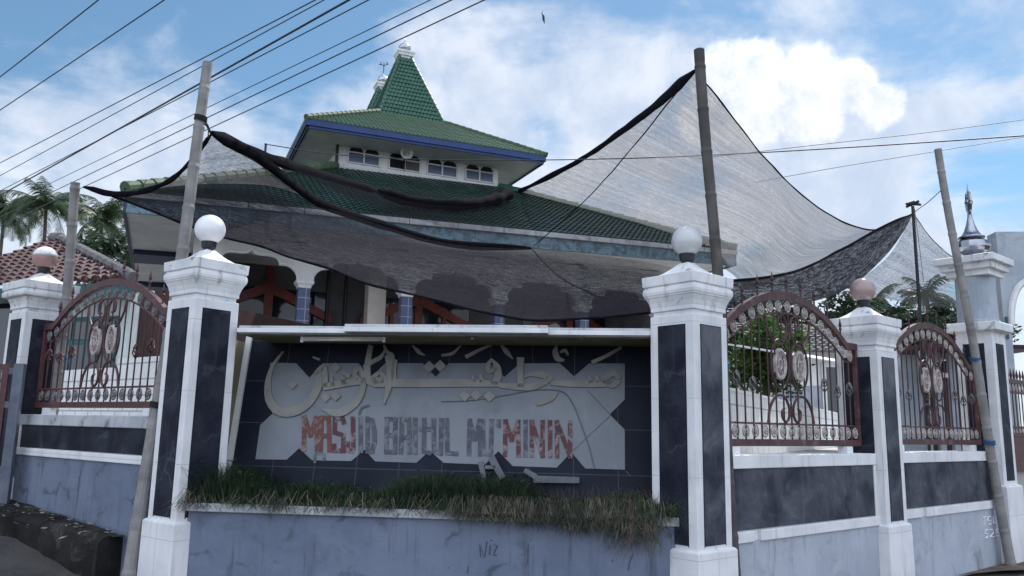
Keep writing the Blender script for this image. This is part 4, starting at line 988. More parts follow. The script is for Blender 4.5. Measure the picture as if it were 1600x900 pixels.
top = left_roll[:2] + mid + band[3:] + [(900, 396, 12), (1000, 408, 9.6), (1115, 432, 7.5)]
bot = [A_, (205, 317, 8.8), (290, 351, 8.6), (356, 373, 8.5), (415, 387, 8.4), (450, 401, 8.3), (515, 420, 8.2), (572, 443, 8.1), (656, 463, 7.9), (740, 484, 7.7), (830, 500, 7.6), (930, 497, 7.4), (1002, 490, 7.3), (1115, 476, 7.3)]
d1 = [(1115, 476, 7.3), (1115, 455, 7.4), (1115, 432, 7.5)]
build('net_sheet', coons(px(bot), px(top), px([A_, A_]), px(d1), 150, 28, .16, 1.5), net_dark, t, smooth=True)
build('net_peak', coons(px(mid[:1] + mid[1:] + [band[3]]), px([B_, B_]), px([mid[0], left_roll[3], left_roll[4], B_]), px([band[3], band[2], band[1], B_]), 30, 16, .04), net_light, t, smooth=True)
build('rolled_edge', roll(px(left_roll), .040, s=1), net_roll, t, smooth=True)
build('rolled_edge', roll(px(band), .078, s=2), net_roll, t, smooth=True)
build('seam_rope', roll(px([(830, 388, 13.4), (868, 428, 11), (915, 455, 9.3), (985, 484, 7.5)]), .016, s=12), net_roll, t, smooth=True)
build('rolled_edge', roll(px(bot), .014, n=110, s=3), net_roll, t, smooth=True)
t = thing('shade_net', 'dark shade net slung over the lower green roof between two bamboo poles', 'shade net', atY(700, 340, 9), 0, 'shade nets over the yard')
ub = [B_, (400, 240, 10), (480, 266, 13), (540, 284, 15.5), (590, 299, 17.3), (650, 315, 18.2), (720, 320, 18.8), (775, 311, 20.3), (800, 302, 21.4)]
ub2 = [(800, 302, 21.4), (830, 290, 21.6), (900, 254, 18.5), (1000, 184, 12), C_]
lb_ = [B_, (425, 242, 9), (520, 296, 11), (600, 328, 13), (690, 354, 14), (770, 383, 14.2), (830, 388, 13.6)]
build('net_sheet', coons(px(lb_), px(ub), px([B_, B_]), px([lb_[6], (818, 345, 17.5), ub[8]]), 110, 20, .05), net_roof, t, smooth=True)
build('rolled_edge', roll(px(ub[:5]), .090, s=4), net_roll, t, smooth=True)
build('rolled_edge', roll(px(ub[4:]), .165, s=5, flat=1), net_roll, t, smooth=True)
build('seam_rope', roll(px([lb_[6], (905, 322, 12), (970, 252, 9.6), C_]), .012, s=7), net_roll, t, smooth=True)
t = thing('shade_net', 'large grey shade net sweeping up to the top of the dark bamboo pole', 'shade net', atY(1100, 300, 8.5), 0, 'shade nets over the yard')
sr = [C_, (1110, 138, 7.3), (1150, 190, 7.8), (1200, 252, 8.6), (1260, 310, 9.6), (1320, 348, 10.3), (1375, 358, 10.8), E_]
sb = [(800, 304, 24), (900, 336, 24), (1000, 366, 23.5), (1090, 396, 22.5), (1138, 424, 21), (1168, 452, 13), (1205, 438, 10.2), (1240, 426, 9.6), (1300, 399, 9.9), (1380, 356, 10.7), E_]
build('net_sheet', coons(px(sb), px(sr), px([sb[0]] + ub2[1:]), px([E_, E_]), 120, 60, .10), net_light, t, smooth=True)
build('rolled_edge', roll(px([sb[0]] + ub2[1:]), .085, s=6), net_roll, t, smooth=True)
build('rolled_edge', roll(px(sr), .014, n=90, s=8), net_roll, t, smooth=True)
t = thing('shade_net', 'doubled dark shade net drooping above the right grille towards the steel mast', 'shade net', atY(1250, 450, 9), 0, 'shade nets over the yard')
nt = [(1110, 440, 7.6), (1180, 436, 8.2), (1240, 425, 8.8), (1300, 398, 9.6), (1380, 354, 10.6), E_]
nb_ = [(1118, 482, 7.5), (1180, 480, 7.9), (1270, 471, 8.6), (1330, 447, 9.3), (1385, 398, 10.2), (1413, 360, 10.7), E_]
build('net_sheet', coons(px(nb_), px(nt), px([nb_[0], nt[0]]), px([E_, E_]), 80, 16, .10), net_fold, t, smooth=True)
build('rolled_edge', roll(px(nt), .020, s=9), net_roll, t, smooth=True)
t = thing('shade_net', 'pale far shade net falling to the right of the steel mast', 'shade net', atY(1450, 420, 12.5), 0, 'shade nets over the yard')
f0 = [E_, (1455, 372, 12.2), (1492, 404, 13.8), (1560, 440, 16)]
f1 = [(1325, 450, 9.6), (1400, 470, 11), (1480, 480, 13.5), (1560, 476, 16)]
build('net_sheet', coons(px(f1), px(f0), px([(1325, 450, 9.6), (1390, 398, 10.4), E_]), px([f1[-1], f0[-1]]), 60, 24, .06), net_far, t, smooth=True)
build('rolled_edge', roll(px(f0), .010, s=11), net_roll, t, smooth=True)

# ------------------------------------------------------------------ mosque
aM = R_(23.5); mu = Vector((math.cos(aM), math.sin(aM), 0)); mv = Vector((-math.sin(aM), math.cos(aM), 0))
MO = Vector((-7.554, 15.0, 0)); M = frame(MO, mu, mv)
def onM(px_, py_, dv):
    P = atP(px_, py_, MO + mv * dv, mv); return (P - MO).dot(mu), P.z
MQ = thing('mosque', 'white mosque with tiered green tiled roofs and two silver topped spires', 'mosque', M(7.4, 8.5, YARD), aM)
UW, VD = 14.75, 17.1
ez = lambda u: 5.985 + .0275 * u
# lower roof
cl = (4.90, 9.90, 4.85, 12.25); ct = lambda u: 8.56 + .018 * u
E00, E10, E11, E01 = M(0, 0, ez(0)), M(UW, 0, ez(UW)), M(UW, VD, ez(UW)), M(0, VD, ez(0))
T00, T10, T11, T01 = M(cl[0], cl[2], ct(cl[0])), M(cl[1], cl[2], ct(cl[1])), M(cl[1], cl[3], ct(cl[1])), M(cl[0], cl[3], ct(cl[0]))
b = MB(); tile_slope(b, E00, E10, T00, T10, .150, .20, .020, .030, 5)
for q in ((E10, E11, T10, T11), (E11, E01, T11, T01), (E01, E00, T01, T00)): tile_slope(b, *q, .30, .40, .02, .04, 4)
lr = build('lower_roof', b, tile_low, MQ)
for p, q in ((E00, T00), (E10, T10), (E11, T11), (E01, T01)):
    b = MB(); up = Vector((0, 0, .05)); ridge_caps(b, p + up, q + up, .125, .36, 10); build('hip_ridge', b, ridge_green if p is E00 else ridge_spire, lr)
b = MB(); b.box((-.12, -.12, -.10), (.12, .12, .2), lambda x, y, z: E00 + Vector((x, y, z))); 
# gutter, fascia, soffit
b = MB(); x = .02
while x < UW - .05:
    x1 = min(x + 1.12, UW - .01); b.hexa([M(x, -.07, ez(x) - .135), M(x1, -.07, ez(x1) - .135), M(x1, .10, ez(x1) - .135), M(x, .10, ez(x) - .135), M(x, -.07, ez(x) - .02), M(x1, -.07, ez(x1) - .02), M(x1, .10, ez(x1) - .02), M(x, .10, ez(x) - .02)]); x = x1 + .018
build('eaves_gutter', b, gutter_m, MQ)
def board(u0, u1, v0, v1, zt, zb_, mat, name):
    b = MB(); b.hexa([M(u0, v0, zb_(u0)), M(u1, v0, zb_(u1)), M(u1, v1, zb_(u1)), M(u0, v1, zb_(u0)), M(u0, v0, zt(u0)), M(u1, v0, zt(u1)), M(u1, v1, zt(u1)), M(u0, v1, zt(u0))]); build(name, b, mat, MQ)
board(.06, UW - .06, .0, .06, lambda u: ez(u) - .14, lambda u: ez(u) - .43, tealboard, 'fascia')
board(.0, .06, .0, VD, lambda u: ez(u) - .03, lambda u: ez(u) - .43, navy, 'fascia')
board(UW - .06, UW, .0, VD, lambda u: ez(u) - .03, lambda u: ez(u) - .43, tealboard, 'fascia')
board(.06, UW - .06, .06, VD, lambda u: ez(u) - .38, lambda u: ez(u) - .40, soffit_m, 'soffit')
board(.10, 1.37, 3.8, 5.0, lambda u: ez(u) - .402, lambda u: ez(u) - .52, navy, 'soffit_beam')
board(.10, 1.37, 8.6, 10.5, lambda u: ez(u) - .402, lambda u: ez(u) - .55, navy, 'soffit_beam')
# arcade
AV = 1.5; cols = [1.36 + 2.40 * i for i in range(6)]; ZS = 4.79
half = [(-1.0, 0), (-.985, .12), (-.93, .22), (-.84, .30), (-.72, .34), (-.60, .335), (-.60, .40), (-.55, .465), (-.46, .505), (-.33, .52), (-.20, .515), (-.10, .53), (-.04, .57), (0, .63)]
curve = half + [(-x, z) for x, z in half[-2::-1]]
for i in range(5):
    u0, u1 = cols[i], cols[i + 1]; uc = (u0 + u1) / 2
    und = [(uc + x * (u1 - u0 - .30) / 2, ZS + z) for x, z in curve]
    for k_ in range(len(und) - 1):
        pass
    b = MB(); zt = ez(uc) - .403
    pts = [(u0, ZS)] + und + [(u1, ZS), (u1, zt), (u0, zt)]
    bm = bmesh.new(); vs = [bm.verts.new((p[0], p[1], 0)) for p in pts]; f = bm.faces.new(vs); bmesh.ops.triangulate(bm, faces=[f]); bm.verts.index_update()
    tri = [tuple(v.index for v in f.verts) for f in bm.faces]; bm.free(); n = len(pts)
    b.add([M(x, AV, z) for x, z in pts] + [M(x, AV + .22, z) for x, z in pts], tri + [tuple(q + n for q in f[::-1]) for f in tri] + [(k_, (k_ + 1) % n, n + (k_ + 1) % n, n + k_) for k_ in range(n)])
    build('arcade_wall', b, white_clean, MQ)
    b = MB(); b.tube([M(x, AV - .02, z) for x, z in und], .045, 6); build('arch_moulding', b, white_clean, MQ)
for u in cols:
    b = MB(); b.box((u - .135, AV - .03, YARD), (u + .135, AV + .24, 4.63), M); c_ = build('column', b, bluetile, MQ, bevel=.01)
    b = MB(); F = lambda x, y, z, u=u: M(u + x, AV + .105 + y, z)
    b.sqlathe([(.14, 4.62), (.15, 4.64), (.15, 4.67), (.19, 4.72), (.20, 4.73), (.20, 4.79)], F); build('capital', b, white_clean, c_, bevel=.01)
# left flank columns and inner walls
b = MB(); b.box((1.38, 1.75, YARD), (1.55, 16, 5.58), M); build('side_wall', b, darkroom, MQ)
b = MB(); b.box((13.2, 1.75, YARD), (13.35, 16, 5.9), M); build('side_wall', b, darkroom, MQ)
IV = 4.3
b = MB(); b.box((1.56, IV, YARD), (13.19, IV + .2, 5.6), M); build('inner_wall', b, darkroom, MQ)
b = MB(); b.box((.3, .6, YARD - .1), (14.2, 4.2, YARD + .25), M); build('veranda_floor', b, whitetile, MQ)
for cx in (419, 654, 890):
    uc = onM(cx, 480, IV - .08)[0]
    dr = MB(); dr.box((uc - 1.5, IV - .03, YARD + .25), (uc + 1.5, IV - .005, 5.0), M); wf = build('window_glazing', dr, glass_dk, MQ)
    fr = MB()
    for du, w_ in ((-1.5, .13), (-.75, .10), (0, .20), (.75, .10), (1.5, .13)): fr.box((uc + du - w_ / 2, IV - .12, YARD + .25), (uc + du + w_ / 2, IV - .03, (5.55 if du == 0 else 5.15 - abs(du) * .42)), M)
    for z_ in (2.3, 3.4): fr.box((uc - 1.5, IV - .11, z_), (uc + 1.5, IV - .035, z_ + .1), M)
    for sg in (-1, 1):
        fr.hexa([M(uc, IV - .14, 4.88), M(uc + sg * 1.62, IV - .14, 4.18), M(uc + sg * 1.62, IV - .02, 4.18), M(uc, IV - .02, 4.88), M(uc, IV - .14, 5.16), M(uc + sg * 1.62, IV - .14, 4.40), M(uc + sg * 1.62, IV - .02, 4.40), M(uc, IV - .02, 5.16)])
    build('wooden_frame', fr, wood, wf)
for p in (512, 540):
    b = MB(); u_ = onM(p, 460, 3.2)[0]; b.tube([M(u_, 3.2, YARD), M(u_, 3.2, 5.6)], .05, 8); build('drain_pipe', b, black, MQ)
u_ = onM(586, 470, 2.4)[0]
b = MB(); b.box((u_ - .22, 2.2, YARD), (u_ + .22, 2.6, 5.6), M); build('square_pillar', b, beige, MQ, bevel=.01)
# clerestory
b = MB(); b.box((4.97, 4.9, 8.3), (9.83, 12.2, 9.40), M); cw = build('clerestory_wall', b, white_clean, MQ)
b = MB()
for v_ in (4.88,): b.box((4.95, v_, 8.70), (9.85, v_ + .02, 8.80), M)
build('sill_band', b, white, cw)
wx = ((543.5, 592), (608, 656), (668, 714), (728, 771))
for i, (xa, xb) in enumerate(wx):
    ua, ub_ = onM(xa, 250, 4.88)[0], onM(xb, 268, 4.88)[0]; w_ = ub_ - ua; zb_ = 8.87 + .004 * i; zm_ = zb_ + .29; hw_ = w_ / 2
    fm = MB()
    for x in (ua, ua + hw_, ub_): fm.box((x - .022, 4.855, zb_ - .02), (x + .022, 4.899, zm_ + .03), M)
    for z_ in (zb_ - .02, zm_ - .005): fm.box((ua, 4.858, z_), (ub_, 4.898, z_ + .035), M)
    for k_ in (0, 1):
        uc = ua + hw_ * (k_ + .5)
        fm.tube([M(uc + (hw_ / 2 - .0) * math.cos(a), 4.88, zm_ + .02 + .21 * math.sin(a)) for a in [math.pi * q / 12 for q in range(13)]], .022, 5)
    wf = build('window_frame', fm, white, cw)
    for k_ in (0, 1):
        uc = ua + hw_ * (k_ + .5); r = hw_ / 2 - .015
        pb_ = MB(); pb_.box((uc - r, 4.886, zb_), (uc + r, 4.897, zm_ - .006), M)
        build('window_pane', pb_, glass_dk if (i == 1 and k_ == 0) else (darkroom if (i == 1 and k_ == 1) else glass_blue), wf)
        pb_ = MB(); pb_.extrude([(uc + r * math.cos(a), zm_ + .025 + .20 * math.sin(a)) for a in [math.pi * q / 14 for q in range(15)]], lambda a, c, d: M(a, d, c), 4.886, 4.897)
        build('arched_pane', pb_, glass_dk, wf)
# upper roof
uu0, uu1, uv0, uv1 = 3.86, 10.89, 3.70, 13.40; e2 = lambda u: 9.455 + .011 * u
sc_ = 7.40; sv = (7.15, 9.90); sh_ = 1.06
tp = (sc_ - sh_, sc_ + sh_, sv[0] - sh_, sv[1] + sh_); tz = 11.0
Q = [M(uu0, uv0, e2(uu0)), M(uu1, uv0, e2(uu1)), M(uu1, uv1, e2(uu1)), M(uu0, uv1, e2(uu0))]
Tq = [M(tp[0], tp[2], tz), M(tp[1], tp[2], tz), M(tp[1], tp[3], tz), M(tp[0], tp[3], tz)]
b = MB(); tile_slope(b, Q[0], Q[1], Tq[0], Tq[1], .125, .15, .014, .024, 5)
tile_slope(b, Q[1], Q[2], Tq[1], Tq[2], .2, .25, .016, .03, 4); tile_slope(b, Q[2], Q[3], Tq[2], Tq[3], .3, .4, .02, .04, 4); tile_slope(b, Q[3], Q[0], Tq[3], Tq[0], .2, .25, .016, .03, 4)
o = len(b.v); b.v += [q + Vector((0, 0, .01)) for q in Tq]; b.f.append((o, o + 1, o + 2, o + 3))
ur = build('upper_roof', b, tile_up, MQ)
for p, q in zip(Q, Tq):
    b = MB(); up = Vector((0, 0, .03)); ridge_caps(b, p + up, q + up, .075, .24, 9); build('hip_ridge', b, ridge_green, ur)
def fboard(name, u0, u1, v0, v1, dz0, dz1, mat):
    b = MB(); b.hexa([M(u0, v0, e2(u0) + dz0), M(u1, v0, e2(u1) + dz0), M(u1, v1, e2(u1) + dz0), M(u0, v1, e2(u0) + dz0), M(u0, v0, e2(u0) + dz1), M(u1, v0, e2(u1) + dz1), M(u1, v1, e2(u1) + dz1), M(u0, v1, e2(u0) + dz1)]); build(name, b, mat, ur)
fboard('front_fascia', uu0 + .02, uu1 - .02, uv0 + .01, uv0 + .05, -.17, -.015, bluefascia)
fboard('front_fascia', uu0 + .10, uu1 - .10, uv0 + .05, uv0 + .10, -.24, -.10, bluefascia)
fboard('side_fascia', uu0 + .01, uu0 + .05, uv0 + .05, uv1 - .05, -.17, -.015, navy); fboard('side_fascia', uu1 - .05, uu1 - .01, uv0 + .05, uv1 - .05, -.17, -.015, navy)
fboard('side_fascia', uu0 + .05, uu0 + .10, uv0 + .10, uv1 - .10, -.24, -.10, navy); fboard('side_fascia', uu1 - .10, uu1 - .05, uv0 + .10, uv1 - .10, -.24, -.10, navy)
fboard('upper_soffit', uu0 + .10, uu1 - .10, uv0 + .10, uv1 - .10, -.20, -.16, soffit_m)
# spires
for i, v_ in enumerate(sv):
    Bq = [M(sc_ - sh_, v_ - sh_, tz - .04), M(sc_ + sh_, v_ - sh_, tz - .04), M(sc_ + sh_, v_ + sh_, tz - .04), M(sc_ - sh_, v_ + sh_, tz - .04)]
    s_ = .19; zt = 13.36; cu = sc_ - .06
    Uq = [M(cu - s_, v_ - s_, zt), M(cu + s_, v_ - s_, zt), M(cu + s_, v_ + s_, zt), M(cu - s_, v_ + s_, zt)]
    b = MB()
    for k_ in range(4): tile_slope(b, Bq[k_], Bq[(k_ + 1) % 4], Uq[k_], Uq[(k_ + 1) % 4], .115, .155, .012, .030, 6, True, True)
    sp_ = build('spire_roof', b, tile_sp, MQ)
    for p, q in zip(Bq, Uq):
        b = MB(); ridge_caps(b, p, q, .055, .20, 8); build('hip_ridge', b, ridge_spire, sp_)
    F = lambda x, y, z, v_=v_: M(cu + x, v_ + y, z)
    b = MB(); b.sqlathe([(.20, zt - .03), (.20, zt + .06), (.25, zt + .07), (.25, zt + .12), (.29, zt + .18), (.29, zt + .23), (.18, zt + .25)], F); build('spire_cap', b, cap_white, sp_, bevel=.008)
    b = MB(); c_ = M(cu, v_, zt)
    b.lathe([(.17, .24), (.165, .27), (.15, .31), (.19, .34), (.205, .39), (.20, .45), (.16, .52), (.09, .565), (.035, .59), (.02, .63), (.03, .655), (.012, .69), (.002, .80)], c_, 18); dm = build('dome_finial', b, silver, sp_, smooth=True)
    if i == 1:
        b = MB(); q = c_ + Vector((0, 0, .78)); b.tube([q - Vector((0, 0, .1)), q + Vector((0, 0, .30))], .014, 6)
        b.tube([q + Vector((-.12, 0, .34)), q + Vector((-.10, 0, .25)), q + Vector((0, 0, .20)), q + Vector((.10, 0, .25)), q + Vector((.12, 0, .34))], .015, 6)
        b.tube([q + Vector((-.17, 0, .24)), q + Vector((-.1, 0, .25))], .02, 6); b.tube([q + Vector((.1, 0, .25)), q + Vector((.16, 0, .27))], .02, 6)
        build('weather_vane', b, navy, dm)
b = MB(); u_, z_ = onM(413, 256, 3.2); b.tube([M(u_, 3.2, z_ - .5), M(u_, 3.2, onM(413, 224, 3.2)[1])], .03, 6); build('cable_post', b, black, MQ)
u_, z_ = onM(528, 245, 4.86); b = MB(); b.box((4.90, 4.8, 8.75), (4.96, 4.95, 9.36), M); build('corner_conduit', b, black, MQ)
# loudspeaker
uu_, zz_ = onM(635.5, 239, 4.45); c_ = M(uu_, 4.45, zz_)
t = thing('horn_loudspeaker', 'round pale horn loudspeaker mounted before the upper mosque windows', 'loudspeaker', c_)
ax = (-mv * .96 + Vector((-.1, 0, -.12))).normalized(); sx_ = ax.cross(Vector((0, 0, 1))).normalized(); sy_ = sx_.cross(ax)
Fh = lambda q: sx_ * q.x + sy_ * q.y + ax * q.z
b = MB(); b.lathe([(.03, -.28), (.05, -.12), (.10, -.03), (.175, .03), (.185, .035), (.17, .02), (.095, -.04), (.04, -.12)], c_, 26, F=Fh, cap=False); build('bell', b, globe_w, t, smooth=True)
b = MB(); b.lathe([(.001, .0), (.03, -.01), (.045, -.06), (.05, -.1)], c_, 14, F=Fh); build('centre_cone', b, beige, t, smooth=True)
b = MB(); b.lathe([(.07, -.42), (.075, -.28), (.03, -.27)], c_, 14, F=Fh); b.tube([c_ - ax * .3, c_ - ax * .3 + Vector((0, 0, -.45))], .02, 6); build('driver_bracket', b, black, t)

# ------------------------------------------------------------------ neighbouring house on the left
HS = thing('tiled_house', 'low house with a reddish brown tiled roof and a teal window behind the left grille', 'house', atY(60, 560, 13.5) * 1.0)
HS.location.z = YARD
eR = atY(207, 432, 11.6); eL = atZ(-140, 452, eR.z)
hx = (eR - eL); hx.z = 0; hx.normalize(); hy = Vector((-hx.y, hx.x, 0))
rR = atZ(95, 373, eR.z + 1.45); dd_ = (rR - eL).dot(hy); rL = eL + hy * dd_ + Vector((0, 0, 1.45))
b = MB(); tile_slope(b, eL, eR, rL, rR, .20, .22, .03, .035, 5); hr = build('tiled_roof', b, redtile, HS)
bk0, bk1 = rL + hy * dd_ - Vector((0, 0, 1.45)), rR + hy * dd_ - Vector((0, 0, 1.45))
b = MB(); tile_slope(b, bk1, bk0, rR, rL, .3, .4, .03, .04, 4); build('tiled_roof', b, redtile, HS)
b = MB(); ridge_caps(b, rL, rR, .13, .38, 9); build('ridge', b, ridge_m, hr)
b = MB(); ridge_caps(b, rR, eR, .09, .38, 9); build('verge', b, ridge_m, hr)
H0 = Vector((eL.x, eL.y, 0)); FH = frame(H0, hx, hy); hl = (eR - H0).dot(hx)
zw = min(eL.z, eR.z) - .12
b = MB(); b.box((0, .55, YARD), (hl - .55, .75, zw), FH); build('front_wall', b, housewall, HS)
b = MB(); b.box((hl - .75, .75, YARD), (hl - .55, 6.5, zw + .1), FH); build('gable_wall', b, shedred, HS)  # near-black material puts the shade on this end wall into its colour
b = MB(); b.box((0, .05, zw - .10), (hl, .12, zw + .06), FH); build('eaves_board', b, teal, HS)
b = MB(); b.box((0, .1, zw - .03), (hl - .1, .56, zw), FH); build('eaves_soffit', b, housewall, HS)
def onH(px_, py_): P = atP(px_, py_, FH(0, .55, 0), hy); return (P - H0).dot(hx), P.z
xa, zt_ = onH(100, 497); xb, zb_ = onH(178, 588)
b = MB(); b.box((xa, .50, zb_), (xb, .548, zt_), FH); wf = build('window_frame', b, teal, HS)
n = 4
for i in range(n):
    x0, x1 = xa + (xb - xa) * (i + .1) / n, xa + (xb - xa) * (i + .9) / n
    b = MB(); b.box((x0, .485, zb_ + .1), (x1, .499, zt_ - .45), FH); build('window_pane', b, glass_dk, wf)
    b = MB(); b.box((x0, .485, zt_ - .36), (x1, .499, zt_ - .08), FH); build('window_pane', b, glass_dk, wf)
xa, zt_ = onH(2, 475); xb, zb_ = onH(26, 560)
b = MB(); b.box((xa, .50, zb_ - .6), (xb + .2, .548, zt_), FH); build('doorway', b, glass_dk, HS)
# white tiled yard walls
t = thing('tiled_wall', 'low white tiled wall stepping up behind the left grille', 'wall', FL(2, -2.0, YARD), math.atan2(dL.y, dL.x))
for i, (sa, sb_, zt_) in enumerate(((2.55, 5.05, 2.46), (5.05, 8.2, 2.34))):
    b = MB(); b.box((sa, -2.2, YARD), (sb_, -1.9, zt_), FL); build('wall_step', b, whitetile, t)
t = thing('tiled_wall', 'long white tiled wall running back behind the wide right grille', 'wall', (4, 13, YARD))
p_, q_ = Vector((2.0, 8.6, 0)), Vector((9.6, 23.0, 0)); dw = (q_ - p_).normalized(); FWt = frame(p_, dw, Vector((-dw.y, dw.x, 0))); t.rotation_euler = (0, 0, math.atan2(dw.y, dw.x))
b = MB(); b.box((0, 0, YARD), ((q_ - p_).length, .25, 2.10), FWt); build('tiled_face', b, whitetile, t)
b = MB(); b.box((0, -.02, 2.10), ((q_ - p_).length, .27, 2.14), FWt); build('coping', b, white, t)

# yard house on the right, shed, gateway
def atXZ(px_, py_, Y): return atY(px_, py_, Y)
YH = 22.0
t = thing('yard_house', 'small white house with a dark door and grey tiled roof behind the wide right grille', 'house', atY(1290, 690, YH))
w0, w1 = atY(1205, 600, YH).x, atY(1372, 600, YH).x; ztop = atY(1290, 549, YH).z
b = MB(); b.box((w0, YH, YARD), (w1, YH + 4, ztop), None); build('front_wall', b, white_clean, t)
b = MB(); b.box((w0 - .02, YH - .03, YARD), (atY(1288, 600, YH).x, YH - .001, atY(1280, 603, YH).z)); build('grey_dado', b, bluepaint, t)
x0, x1 = atY(1290, 600, YH).x, atY(1311, 600, YH).x; zd = atY(1300, 574, YH).z
b = MB(); b.box((x0, YH - .04, YARD), (x1, YH - .002, zd)); dr = build('door', b, glass_dk, t)
b = MB()
for xa in (x0 - .12, x1): b.box((xa, YH - .08, YARD), (xa + .12, YH - .003, zd + .12))
b.box((x0, YH - .08, zd), (x1, YH - .003, zd + .12)); build('door_frame', b, white, dr)
vx0, vx1 = atY(1226, 616, YH).x, atY(1254, 616, YH).x; vz0, vz1 = atY(1240, 623, YH).z, atY(1240, 611, YH).z
b = MB()
for i in range(4):
    for j in range(2):
        xx = vx0 + (vx1 - vx0) * i / 4; zz = vz0 + (vz1 - vz0) * j / 2; b.box((xx + .02, YH - .05, zz + .02), (xx + (vx1 - vx0) / 4 - .02, YH - .032, zz + (vz1 - vz0) / 2 - .02))
build('vent_holes', b, black, t)
b = MB(); tile_slope(b, Vector((w0 - .4, YH - .7, ztop - .08)), Vector((w1 + .4, YH - .7, ztop - .08)), Vector((w0 - .4, YH + 2, ztop + 1.0)), Vector((w1 + .4, YH + 2, ztop + 1.0)), .22, .25, .03, .04, 4)
build('tiled_roof', b, pm('grey_roof_tile', (.11, .11, .115), (.07, .07, .075), 4, .6, grime=((.2, .2, .2), .6)), t)
t = thing('market_shed', 'dark shed with white posts and loose tarpaulins behind the far right grille', 'shed', atY(1470, 690, 14.5))
b = MB(); b.box((atY(1432, 600, 15).x, 15, YARD), (atY(1560, 600, 15).x, 15.15, 3.0)); build('back_wall', b, shedred, t)
b = MB(); b.box((atY(1405, 600, 14.6).x, 14.5, YARD), (atY(1438, 600, 14.6).x, 14.7, 3.1)); build('pale_panel', b, tarp, t)
for p in (1447, 1468, 1490, 1512, 1528):
    x = atY(p, 600, 14).x; b = MB(); b.box((x - .05, 14, YARD), (x + .05, 14.1, 3.05)); build('post', b, white if p in (1512, 1528) else bluepaint, t)
for pts in ([(1436, 545, 13.8), (1462, 570, 13.5), (1458, 590, 13.6), (1440, 565, 13.9)], [(1440, 578, 14), (1482, 583, 13.6), (1482, 590, 13.5), (1440, 588, 13.9)]):
    b = MB(); P_ = px(pts); b.add(P_ + [p + Vector((0, .03, 0)) for p in P_], [(0, 1, 2, 3), (7, 6, 5, 4), (0, 4, 5, 1), (1, 5, 6, 2), (2, 6, 7, 3), (3, 7, 4, 0)]); build('tarpaulin', b, white, t)
b = MB(); b.box((atY(1400, 600, 14.3).x, 13.2, 3.05), (atY(1570, 600, 14.3).x, 15.4, 3.12)); build('flat_roof', b, shedred, t)
t = thing('gateway_arch', 'weathered pale blue gateway with an arched opening at the right edge', 'gateway', (9.0, 12.4, YARD), -.1)
gd = Vector((math.cos(-.1), math.sin(-.1), 0)); gn = Vector((-gd.y, gd.x, 0)); G0 = atY(1556, 500, 12.6); G0.z = 0; FG = frame(G0, gd, gn)
def onG(px_, py_): P = atP(px_, py_, G0, gn); return (P - G0).dot(gd), P.z
ac = onG(1612, 508); ra = onG(1612, 440)[1] - ac[1]; rh = abs(ac[0] - onG(1580, 508)[0])
pts = [onG(1556, 362)]; xr = ac[0] + rh + (ac[0] - rh - pts[0][0]); pts.append((xr, pts[0][1])); zl_ = onG(1556, 505)[1]
pts += [(xr, YARD), (ac[0] + rh, YARD), (ac[0] + rh, ac[1])] + [(ac[0] + rh * math.cos(a), ac[1] + ra * math.sin(a)) for a in [math.pi * k_ / 16 for k_ in range(1, 16)]] + [(ac[0] - rh, ac[1]), (ac[0] - rh, YARD), (pts[0][0], YARD)]
bm = bmesh.new(); vs = [bm.verts.new((p[0], p[1], 0)) for p in pts]; f = bm.faces.new(vs); bmesh.ops.triangulate(bm, faces=[f]); bm.verts.index_update()
tri = [tuple(v.index for v in f.verts) for f in bm.faces]; bm.free(); n = len(pts); b = MB()
b.add([FG(x, 0, z) for x, z in pts] + [FG(x, .3, z) for x, z in pts], tri + [tuple(q + n for q in f[::-1]) for f in tri] + [(k_, (k_ + 1) % n, n + (k_ + 1) % n, n + k_) for k_ in range(n)])
build('gateway_wall', b, bluepaint, t)
b = MB(); b.tube([FG(ac[0] + rh * math.cos(a), -.02, ac[1] + ra * math.sin(a)) for a in [math.pi * k_ / 20 for k_ in range(21)]], .05, 6); build('arch_trim', b, white, t)
b = MB(); b.box((pts[0][0] + .02, -.03, zl_ - .25), (ac[0] - rh - .06, -.003, zl_ + .1), FG); build('teal_band', b, teal, t)
# white canopy beyond the right gate
t = thing('canopy_tent', 'white tent canopy beyond the right edge gate', 'tent', FR(10, -3.5, YARD))
b = MB(); c0_, c1_, c2_, c3_ = FR(8.2, -2.6, 2.75), FR(11.5, -2.6, 2.75), FR(11.5, -5.5, 3.35), FR(8.2, -5.5, 3.35)
b.add([c0_, c1_, c2_, c3_] + [q + Vector((0, 0, -.03)) for q in (c0_, c1_, c2_, c3_)], [(0, 1, 2, 3), (7, 6, 5, 4), (0, 4, 5, 1), (1, 5, 6, 2), (2, 6, 7, 3), (3, 7, 4, 0)]); build('canopy', b, white, t)
for q in (c0_, c1_, c2_, c3_):
    b = MB(); b.tube([Vector((q.x, q.y, YARD)), q], .03, 6); build('tent_pole', b, white, t)

